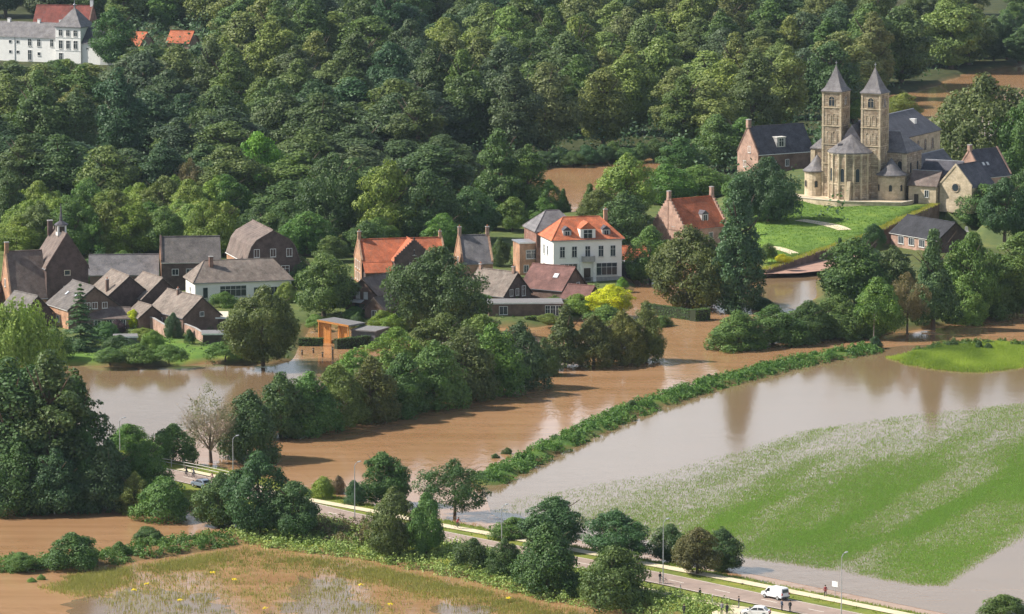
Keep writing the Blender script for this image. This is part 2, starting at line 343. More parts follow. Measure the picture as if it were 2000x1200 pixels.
# ------------------------------------------------------------------ flood water
def waterm(name, c1, c2, rough, amp, sc1, stretch=(1, 1, 1), ior=1.33):
    m, n, l, b = new_mat(name)
    tc = N(n, 'ShaderNodeTexCoord'); mp = N(n, 'ShaderNodeMapping'); mp.inputs['Scale'].default_value = stretch; l.new(tc.outputs['Object'], mp.inputs[0])
    nz = N(n, 'ShaderNodeTexNoise', Scale=.02, Detail=6.0, Roughness=.6); l.new(mp.outputs[0], nz.inputs['Vector'])
    mf = N(n, 'ShaderNodeMapping'); mf.inputs['Rotation'].default_value = (0, 0, R(-52)); mf.inputs['Scale'].default_value = (.035, .5, 1); l.new(tc.outputs['Object'], mf.inputs[0])
    n3 = N(n, 'ShaderNodeTexNoise', Scale=.5, Detail=7.0, Roughness=.65, Distortion=.6); l.new(mf.outputs[0], n3.inputs['Vector'])
    av = N(n, 'ShaderNodeMix', data_type='FLOAT'); av.inputs[0].default_value = .55; l.new(nz.outputs['Fac'], av.inputs[2]); l.new(n3.outputs['Fac'], av.inputs[3])
    r = ramp(n, [(.38, c1), (.62, c2)]); l.new(av.outputs[0], r.inputs[0]); l.new(r.outputs[0], b.inputs['Base Color'])
    b.inputs['Roughness'].default_value = rough; b.inputs['IOR'].default_value = ior; b.inputs['Specular IOR Level'].default_value = .5
    w1 = N(n, 'ShaderNodeTexNoise', Scale=sc1, Detail=3.0, Roughness=.6); l.new(mp.outputs[0], w1.inputs['Vector'])
    w2 = N(n, 'ShaderNodeTexNoise', Scale=sc1*.12, Detail=2.0); l.new(mp.outputs[0], w2.inputs['Vector'])
    pw = N(n, 'ShaderNodeMapRange'); pw.inputs[1].default_value = .38; pw.inputs[2].default_value = .62; l.new(w2.outputs['Fac'], pw.inputs[0])
    mu = N(n, 'ShaderNodeMath', operation='MULTIPLY'); l.new(w1.outputs['Fac'], mu.inputs[0]); l.new(pw.outputs[0], mu.inputs[1])
    bp = N(n, 'ShaderNodeBump', Strength=1.0, Distance=amp); l.new(mu.outputs[0], bp.inputs['Height']); l.new(bp.outputs[0], b.inputs['Normal'])
    return m
RIVER = waterm('muddy_river', (.30, .165, .078), (.40, .235, .125), .12, .13, .55, (1, .55, 1))
CALM = waterm('calm_flood', (.19, .125, .07), (.225, .15, .085), .11, .03, .35, (1, .6, 1))
def sheet(name, pts, z, mat):
    mb = MB(); mb.poly([(p[0], p[1], z) for p in pts]); o = mb.build(name, mat); return tag(o, kind='structure')
sheet('flood_water', [(-6000, -400), (6000, -400), (6000, 12000), (-6000, 12000)], 0.0, RIVER)
fieldpoly = [P(a, b_, 0) for a, b_ in [(940,945),(1000,914),(1050,888),(1130,852),(1230,804),(1340,766),(1440,739),(1540,711),(1640,694),(1705,682),(1760,676),(1850,672),(2300,672),(2300,1400),(1900,1210),(1670,1163),(1450,1118),(1275,1084),(1025,1036),(960,1005)]]
sheet('flooded_field_water', fieldpoly, .02, CALM)
leftpool = [P(a, b_, 0) for a, b_ in [(100,716),(640,700),(700,700),(640,745),(520,790),(330,850),(180,880),(150,860)]]
sheet('backwater', leftpool, .02, CALM)
def reflection_patch(px, py, rx, ry, seed):
    """a calm patch with an uneven edge, standing for reflected sky"""
    g_ = random.Random(seed); ph = [g_.uniform(0, 6.28) for _ in range(7)]; mb = MB(); n_ = 96; ring = []
    for i in range(n_):
        t = 2*math.pi*i/n_; r = 1+.22*math.sin(2*t+ph[0])+.16*math.sin(3*t+ph[1])+.12*math.sin(5*t+ph[2])+.09*math.sin(9*t+ph[3])+.07*math.sin(17*t+ph[4])+.05*math.sin(29*t+ph[5]); ring.append(P(px+rx*r*math.cos(t), py+ry*r*math.sin(t), .02))
    c = P(px, py, .02)
    for i in range(n_): mb.poly([c, ring[(i+1) % n_], ring[i]])
    return tag(mb.build('meadow_reflection', CALM), kind='structure')
reflection_patch(310, 1185, 135, 36, 1); reflection_patch(640, 1178, 85, 42, 2); reflection_patch(905, 1196, 48, 20, 3); reflection_patch(820, 1148, 22, 8, 4)  # calm sheets added where the flood mirrors pale sky
yardpool = [P(a, b_, 0) for a, b_ in [(1480,534),(1620,524),(1612,600),(1560,640),(1480,590)]]
sheet('flooded_yard_water', yardpool, .02, CALM)

# ------------------------------------------------------------------ road, paths
def offs(line, d):
    out = []
    for i, p in enumerate(line):
        t = (line[min(i+1, len(line)-1)] - line[max(i-1, 0)]); t.z = 0; t.normalize(); nrm = Vector((-t.y, t.x, 0)); out.append(p + nrm*d)
    return out
def resample(line, step):
    out = [line[0]]
    for i in range(len(line)-1):
        a, b_ = line[i], line[i+1]; k = max(1, int((b_-a).length/step))
        for j in range(1, k+1): out.append(a.lerp(b_, j/k))
    for _ in range(6): out = [out[0]] + [(out[i-1]+out[i]*2+out[i+1])/4 for i in range(1, len(out)-1)] + [out[-1]]
    return out
def strip(name, line, d0, d1, z, mat, parent=None, th=.0):
    A, B = offs(line, d0), offs(line, d1); mb = MB()
    for i in range(len(line)-1): mb.poly([(A[i].x, A[i].y, z), (A[i+1].x, A[i+1].y, z), (B[i+1].x, B[i+1].y, z), (B[i].x, B[i].y, z)])
    return mb.build(name, mat, parent)
def asphalt(name, c):
    m, n, l, b = new_mat(name); tc = N(n, 'ShaderNodeTexCoord')
    n1 = N(n, 'ShaderNodeTexNoise', Scale=.35, Detail=9.0, Roughness=.75); l.new(tc.outputs['Object'], n1.inputs['Vector'])
    r = ramp(n, [(.3, tuple(x*.78 for x in c)), (.7, tuple(x*1.2 for x in c))]); l.new(n1.outputs['Fac'], r.inputs[0]); l.new(r.outputs[0], b.inputs['Base Color']); b.inputs['Roughness'].default_value = .9
    return m
ASPH = asphalt('asphalt', (.30, .225, .185)); PAVE = asphalt('pale_concrete', (.62, .53, .36)); PAINT = plain('road_paint', (.72, .68, .6), .7); BRICKPAVE = asphalt('brick_paving', (.36, .215, .16))
road = resample(ROADC, 3.0)
ro = tag(strip('road', road, -3.3, 3.3, 1.30, ASPH), kind='structure')
acc = 0.0; i = 0
while i + 1 < len(road):
    if int(acc / 3.0) % 3 == 0 and i % 3 == 0: strip('lane_marking', road[i:i+2], -.09, .09, 1.312, PAINT, ro)
    i += 1; acc += 3.0
strip('edge_line', road, 2.95, 3.08, 1.312, PAINT, ro); strip('edge_line', road, -3.08, -2.95, 1.312, PAINT, ro)
tag(strip('cycle_path', resample(FARPATH, 3.0), -1.1, 1.1, 1.27, PAVE), kind='structure')
tag(strip('footpath', resample(NEARPATH, 3.0), -.9, .9, 1.27, PAVE), kind='structure')
# brick-paved lot at the bottom right and the flooded square below the church
lot = PP([(1390,1196),(1430,1182),(1500,1192),(1570,1206),(1700,1235),(1720,1260),(1400,1225)], 1.28)
tag(MB().build('x', PAVE) if False else sheet('parking_lot', lot, 1.285, PAVE), kind='structure')
sq = PP([(1470,536),(1500,524),(1560,508),(1622,488),(1690,470),(1700,492),(1640,512),(1615,528),(1560,534)], 1.0)
sheet('brick_square', sq, 1.02, BRICKPAVE)
def slab_path(name, pts, zs, wd, mat):
    pts3 = [P(a, b_, z) for (a, b_), z in zip(pts, zs)]; line = resample(pts3, 2.5); mb = MB(); A, B = offs(line, -wd), offs(line, wd)
    for q in A + B: q.z = gz(q.x, q.y) + .09
    for i in range(len(line)-1): mb.poly([A[i], A[i+1], B[i+1], B[i]])
    return tag(mb.build(name, mat), kind='structure')
slab_path('stone_path', [(1562,424),(1590,430),(1625,436),(1650,448)], [5.6,5.4,5.0,4.7], 1.7, PAVE)
slab_path('stone_path', [(1500,484),(1530,492),(1555,502)], [2.5,2.4,2.3], 1.4, PAVE)
# ------------------------------------------------------------------ vegetation
def unit(v): return v / (np.linalg.norm(v, axis=-1, keepdims=True) + 1e-9)
def leaves(C, Nn, size, asp, tint, g):
    """quads at C facing Nn"""
    n = len(C); r = g.normal(size=(n, 3)); T = unit(np.cross(Nn, r)); B = np.cross(Nn, T)
    s = size * g.uniform(.6, 1.35, (n, 1)); T = T*s*.5; B = B*s*.5*asp
    V = np.stack([C-T, C+B+T*.1, C+T, C-B+T*.1], 1).reshape(-1, 3); return V, np.arange(4*n).reshape(n, 4), tint
def dome(t): return np.sqrt(np.clip(1-(2*t-1)**2, 0, 1))
PROFS = {
 'round': lambda t: np.clip(1-np.abs(2*t-.86)**2.3, .05, 1)**.5,
 'tall': lambda t: np.clip(1-np.abs(2*t-.96)**2.6, .08, 1)**.5,
 'pole': lambda t: np.clip(1-np.abs(2*t-.94)**2.4, .08, 1)**.6,
 'bush': lambda t: np.clip(1-t**2.2, .03, 1)**.5,
 'cone': lambda t: np.clip(1.02-t, .03, 1)**.85,
 'cyp': lambda t: np.clip(np.where(t < .25, .78+.88*t, (1.18-t)*1.07), .10, 1)**.75,
}
def crown(seed, H, W, z0, prof, nl, lr, n, leaf, asp=.75, zs=.8, up=.25, fill=.12, jit=.5, tvar=.22, irr=1.0):
    g = np.random.default_rng(seed); pf = PROFS[prof]
    t = g.uniform(.0, 1.0, nl); a = g.uniform(0, 2*np.pi, nl); rr = np.sqrt(g.uniform(.08, 1, nl))
    pr = pf(t); rad = pr*W/2
    lobr = lr*W*g.uniform(.45, 1.5, nl)*(.55+.45*pr)
    rc = np.clip(rad-lobr*.75, 0, None)*rr
    wob = 1+irr*(.2*np.sin(a*2+seed)+.14*np.sin(a*3+seed*1.7))
    hz = z0+lobr*zs*.6+t*(H-z0-lobr*zs*1.3)*(1-irr*.09*(1+np.sin(a+seed*2.3))*rr)
    Lc = np.stack([np.cos(a)*rc*wob, np.sin(a)*rc*wob, hz], -1)
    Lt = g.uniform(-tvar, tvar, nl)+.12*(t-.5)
    pk = g.choice(nl, n, p=lobr**2/np.sum(lobr**2))
    out = unit(np.stack([Lc[:, 0], Lc[:, 1], (Lc[:, 2]-(z0+.35*(H-z0)))*.8], -1)+1e-6)
    d = unit(g.normal(size=(n, 3))+out[pk]*.75+np.array([0, 0, up]))
    s = np.where(g.uniform(size=n) < fill, g.uniform(.15, .8, n), g.uniform(.78, 1.1, n))
    C = Lc[pk]+d*lobr[pk][:, None]*s[:, None]*np.array([1, 1, zs])
    C[:, 2] = np.maximum(C[:, 2], .05)
    Nn = unit(d+jit*g.normal(size=(n, 3))+np.array([0, 0, .15]))
    tint = np.clip(.5+Lt[pk]+g.normal(0, .13, n), 0, 1)
    return leaves(C, Nn, leaf, asp, tint, g)
def spruce(seed, H, W, n, leaf):
    g = np.random.default_rng(seed); V = []; C = []; Nn = []
    tiers = 17
    for k in range(tiers):
        t = k/(tiers-1); z = H*(.05+.93*t); r = W/2*(1-t)**.85*g.uniform(.85, 1.1)+.15; nb = int(7+6*(1-t))
        for b_ in range(nb):
            a = g.uniform(0, 2*np.pi); L = r*g.uniform(.65, 1.15); m = int(n/(tiers*9)*(.3+1.2*(1-t)))+3
            u = g.uniform(.1, 1, m); sw = g.normal(0, .10*L+.05, m)
            x = u*L; zz = z-.28*L*u**1.3+.10*L*u**4+g.normal(0, .10, m)
            C.append(np.stack([np.cos(a)*x-np.sin(a)*sw, np.sin(a)*x+np.cos(a)*sw, zz], -1))
            Nn.append(unit(np.stack([np.cos(a)*.5+g.normal(0, .4, m), np.sin(a)*.5+g.normal(0, .4, m), np.full(m, .8)], -1)))
    C = np.concatenate(C); Nn = np.concatenate(Nn); C[:, 2] = np.maximum(C[:, 2], .05)
    return leaves(C, Nn, leaf, .5, np.clip(g.normal(.5, .16, len(C)), 0, 1), g)
def weeping(seed, H, W, n, leaf):
    g = np.random.default_rng(seed); C = []; Nn = []; T = []
    for k in range(190):
        a = g.uniform(0, 2*np.pi); rr = np.sqrt(g.uniform(.02, 1)); r = W/2*rr*(1+.15*np.sin(3*a)); top = H*(.55+.45*np.sqrt(max(0, 1-rr**2*.9)))*g.uniform(.9, 1.03)
        ln = g.uniform(.22, .55)*H*(.5+.6*rr); m = n//190; u = g.uniform(0, 1, m); sp_ = .25+.5*u
        C.append(np.stack([np.cos(a)*(r+.5*np.sin(u*2))+g.normal(0, 1, m)*sp_, np.sin(a)*(r+.5*np.sin(u*2))+g.normal(0, 1, m)*sp_, np.maximum(top-u*ln, .1)], -1))
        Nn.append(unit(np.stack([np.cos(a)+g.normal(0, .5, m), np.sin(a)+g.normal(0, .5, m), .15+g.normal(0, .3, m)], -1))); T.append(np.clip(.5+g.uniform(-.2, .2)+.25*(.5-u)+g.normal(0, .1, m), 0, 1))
    return leaves(np.concatenate(C), np.concatenate(Nn), leaf, .45, np.concatenate(T), g)
def trunk_mesh(name, H, W, z0, seed, r0=None, limbs=7):
    g = random.Random(seed); mb = MB(); r0 = r0 or .022*H+.05
    top = Vector((g.uniform(-.3, .3), g.uniform(-.3, .3), H*.82)); mid = Vector((g.uniform(-.25, .25), g.uniform(-.25, .25), H*.4))
    mb.tube([(0, 0, -1.0), (0, 0, .0), mid*.5, mid, mid.lerp(top, .5), top], [r0*1.35, r0*1.15, r0*.9, r0*.7, r0*.4, r0*.12], 7)
    for k in range(limbs):
        t = g.uniform(.25, .7); s = Vector((0, 0, 0)).lerp(mid, t/.4) if t < .4 else mid.lerp(top, (t-.4)/.42); a = 2*math.pi*k/limbs+g.uniform(-.4, .4)
        e = s+Vector((math.cos(a)*W*.36, math.sin(a)*W*.36, H*g.uniform(.12, .28)))
        mb.tube([s, s.lerp(e, .5)+Vector((0, 0, -.03*H)), e], [r0*.42, r0*.28, r0*.08], 5)
    return mb.mesh(name, BARK)
PROTO = {}
def proto(kind, H, W, data, z0, seed, r0=None, limbs=7):
    V, Fc, T = data; PROTO.setdefault(kind, []).append((H, W, np_mesh(kind+'_crown', V, Fc, LEAF, tint=T), trunk_mesh(kind+'_trunk', H, W, z0, seed, r0, limbs)))
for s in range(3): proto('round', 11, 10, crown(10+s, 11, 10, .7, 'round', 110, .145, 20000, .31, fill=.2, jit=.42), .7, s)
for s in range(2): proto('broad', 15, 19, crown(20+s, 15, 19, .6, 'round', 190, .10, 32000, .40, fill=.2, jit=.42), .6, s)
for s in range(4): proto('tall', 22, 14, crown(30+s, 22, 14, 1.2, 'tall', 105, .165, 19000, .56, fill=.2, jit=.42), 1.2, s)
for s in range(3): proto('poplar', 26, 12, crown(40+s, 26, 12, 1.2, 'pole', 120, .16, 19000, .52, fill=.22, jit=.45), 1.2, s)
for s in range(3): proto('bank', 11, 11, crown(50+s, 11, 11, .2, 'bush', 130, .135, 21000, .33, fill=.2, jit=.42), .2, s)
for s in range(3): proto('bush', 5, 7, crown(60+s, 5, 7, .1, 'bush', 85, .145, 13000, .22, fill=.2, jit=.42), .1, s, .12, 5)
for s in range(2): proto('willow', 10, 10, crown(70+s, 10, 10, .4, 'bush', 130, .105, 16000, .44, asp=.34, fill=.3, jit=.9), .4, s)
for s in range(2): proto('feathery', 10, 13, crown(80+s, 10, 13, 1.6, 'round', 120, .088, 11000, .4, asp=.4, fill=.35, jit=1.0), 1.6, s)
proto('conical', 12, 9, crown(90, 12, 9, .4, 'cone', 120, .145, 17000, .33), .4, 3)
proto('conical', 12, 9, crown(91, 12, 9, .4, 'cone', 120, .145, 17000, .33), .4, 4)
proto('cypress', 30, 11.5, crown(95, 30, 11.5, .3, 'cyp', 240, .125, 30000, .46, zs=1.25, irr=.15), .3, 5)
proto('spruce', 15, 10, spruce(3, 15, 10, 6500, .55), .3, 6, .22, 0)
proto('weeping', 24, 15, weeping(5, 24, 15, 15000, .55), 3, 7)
def bare_twigs(seed, H, W):
    g = random.Random(seed); mb = MB()
    for k in range(13):
        a = 6.283*k/13+g.uniform(-.3, .3); rr = g.uniform(.35, .8); e = Vector((math.cos(a)*rr*W*.42, math.sin(a)*rr*W*.42, H*g.uniform(.45, .72))); s = Vector((0, 0, H*.14)); m = s.lerp(e, .5)+Vector((0, 0, H*g.uniform(-.05, .06))); mb.tube([s, m, e], [.09, .06, .03], 4)
        for q in range(26):
            u = g.uniform(.3, 1); b0 = s.lerp(m, u*2) if u < .5 else m.lerp(e, u*2-1); d = Vector((math.cos(a)*.5+g.gauss(0, .6), math.sin(a)*.5+g.gauss(0, .6), g.uniform(.2, 1.3))).normalized(); L = H*g.uniform(.12, .3); t1 = b0+d*L+Vector((0, 0, -.02*H)); mb.tube([b0, b0.lerp(t1, .5)+Vector((0, 0, .02*H)), t1], [.03, .022, .01], 3)
            for w_ in range(5): c0 = b0.lerp(t1, g.uniform(.3, 1)); mb.tube([c0, c0+Vector((g.gauss(0, .35), g.gauss(0, .35), g.uniform(.1, .8)))], [.016, .008], 3)
    return mb
TWIG = plain('pale_twigs', (.30, .24, .165), .9, var=.2)
PAL = dict(D=(0.072,0.131,0.038), D2=(0.060,0.119,0.041), M=(0.104,0.182,0.040), L=(0.174,0.246,0.047), O=(0.144,0.176,0.053), G=(0.081,0.138,0.057), B=(.15,.29,.04), Y=(.50,.48,.015), Rr=(.125,.13,.05), P=(0.151,0.223,0.052), W=(.16,.27,.05), Pu=(.06,.03,.036), DO=(0.102,0.134,0.038), Tn=(.18,.155,.085))
WOODG = 'trees of the wood behind the village'
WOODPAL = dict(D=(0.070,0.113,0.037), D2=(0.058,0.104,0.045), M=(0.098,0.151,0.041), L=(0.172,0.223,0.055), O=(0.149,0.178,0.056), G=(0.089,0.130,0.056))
tcount = {}
def tree(px, py, wpx, hpx, kind, c, label, z=None, group=None, name=None, cat='tree', pos=None):
    p = pos if pos is not None else P(px, py, 0 if z is None else z)
    if z is None and pos is None:
        for _ in range(3): h = max(gz(p.x, p.y), -.3); p = P(px, py, h)
    m = mpp(p); i = tcount.get(kind, 0); tcount[kind] = i+1
    H, W, cm, tm = PROTO[kind][i % len(PROTO[kind])]
    nm = name or {'bush': 'shrub', 'spruce': 'spruce_tree', 'cypress': 'cypress_tree', 'willow': 'willow_tree', 'weeping': 'weeping_willow', 'poplar': 'poplar_tree', 'conical': 'conifer_tree'}.get(kind, 'broadleaf_tree')
    o = empty(nm, p, random.uniform(0, 6.28)); sx = wpx*m/W*(1.04 if group == WOODG else 1.2 if kind in ('bank', 'willow') else 1.12); sz = hpx*m/H*(.95 if kind in ('bank', 'willow') else 1.02); o.scale = (sx, sx*random.uniform(.9, 1.1), sz)
    k = link('crown' if cat == 'tree' else 'foliage', cm, o); cc = np.array((WOODPAL if group == WOODG else PAL)[c])*np.array([random.uniform(.88, 1.12), random.uniform(.92, 1.08), random.uniform(.85, 1.15)])
    k.color = (*cc, 1); link('trunk' if cat == 'tree' else 'stem', tm, o)
    return tag(o, label, cat, group)

# trees of the wood: five looks, alike inside each look
LOOK = {'D': 'dark green broadleaf tree in the wood behind the village', 'D2': 'blue-green broadleaf tree in the wood behind the village', 'M': 'mid green leafy tree in the wood behind the village',
        'L': 'pale green tree in the wood behind the village', 'O': 'olive green loose-crowned tree in the wood behind the village', 'G': 'grey-green slender tree in the wood behind the village'}
def near(px, py, lst): return any(((px-a)/rx)**2+((py-b_)/ry)**2 < 1 for a, b_, rx, ry in lst)
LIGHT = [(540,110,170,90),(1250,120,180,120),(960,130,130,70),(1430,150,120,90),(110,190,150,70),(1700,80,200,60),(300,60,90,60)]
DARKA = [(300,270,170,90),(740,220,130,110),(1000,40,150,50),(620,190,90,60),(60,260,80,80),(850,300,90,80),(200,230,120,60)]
gapcl = [(150,90,180,95),(1620,300,190,170),(1850,250,260,160)]
nw = 0
def forest_ok(px, py, h):
    if px < 225 and 105 < py: 
        if py - h < 128 and py < 330: return False     # keeps the manor in view
    if px < 240 and py <= 108: return py < 40
    if px > 1620 and 122 < py < 300: return False
    if px > 1640 and py - h < 10 and False: return False
    return True
FRONT = ([-200, 0, 110, 250, 440, 470, 620, 760, 870, 900, 1000, 1100, 1200, 1300, 1390, 1470, 1560, 1640, 1740, 1850, 2000, 2200], [430, 430, 445, 432, 440, 455, 455, 450, 440, 338, 332, 322, 308, 305, 320, 300, 262, 230, 180, 140, 118, 112])
wd = 1200.0
row = 0
while wd < 1900:
    half = wd*.1+14; x = -half+random.uniform(0, 8); row += 1
    while x < half:
        p = Vector((x+random.uniform(-3.5, 3.5), wd+random.uniform(-16, 16), 1.0)); px, py = PX(p.x, p.y, 1.0); m = mpp(p)
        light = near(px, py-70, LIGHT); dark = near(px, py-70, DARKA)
        kind = random.choice(['poplar', 'poplar', 'tall']) if light else random.choice(['tall', 'tall', 'tall', 'poplar'])
        h = random.uniform(16, 25) if kind == 'tall' else random.uniform(19, 27); wdt = random.uniform(15, 22) if kind == 'tall' else random.uniform(12, 17)
        fr = np.interp(px, *FRONT)
        if px > 1640 and py < 125: h = random.uniform(11, 16); wdt = random.uniform(8, 11)
        if px < 870 and py > 360: h *= .72
        if px < 250 and py > 105: h = min(h, max(0, (py-random.uniform(112, 130))*m))
        if 250 < px < 335 and py > 66: h = min(h, max(0, (py-random.uniform(88, 100))*m))
        if 365 < px < 405 and py > 66: h = min(h, max(0, (py-random.uniform(82, 92))*m))
        ok = py < fr and h > 6 and not (px < 215 and 60 < py < 135) and not (px < 215 and py < 62 and py > 25 and False)
        if ok and row > 8 and sdist(np.array([p.x]), np.array([p.y]), gapfield)[0] > -2: ok = False
        if ok:
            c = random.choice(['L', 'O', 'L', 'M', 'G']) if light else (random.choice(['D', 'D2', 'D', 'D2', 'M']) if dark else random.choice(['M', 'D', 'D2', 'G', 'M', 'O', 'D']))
            zone = next(t for lim, t in ((250, 'below the white manor' if py > 150 else 'beside the white manor'), (440, 'left of the lime-green tree'), (610, 'above the gambrel roof'), (790, 'above the orange roofs'), (960, 'left of the brown pond'), (1130, 'above the brown pond'), (1280, 'right of the brown pond'), (1430, 'above the step-gabled house'), (1620, 'left of the church towers'), (9999, 'beyond the church')) if px < lim)
            dep = 'at the front' if py > 340 else 'low' if py > 260 else 'halfway up' if py > 180 else 'high up' if py > 100 else 'at the far back'
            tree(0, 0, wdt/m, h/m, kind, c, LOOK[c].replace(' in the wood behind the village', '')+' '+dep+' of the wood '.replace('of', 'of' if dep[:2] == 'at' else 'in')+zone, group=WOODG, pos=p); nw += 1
        x += random.uniform(9.5, 13.5)
    wd += 36 + row*2.6
print('wood trees', nw)

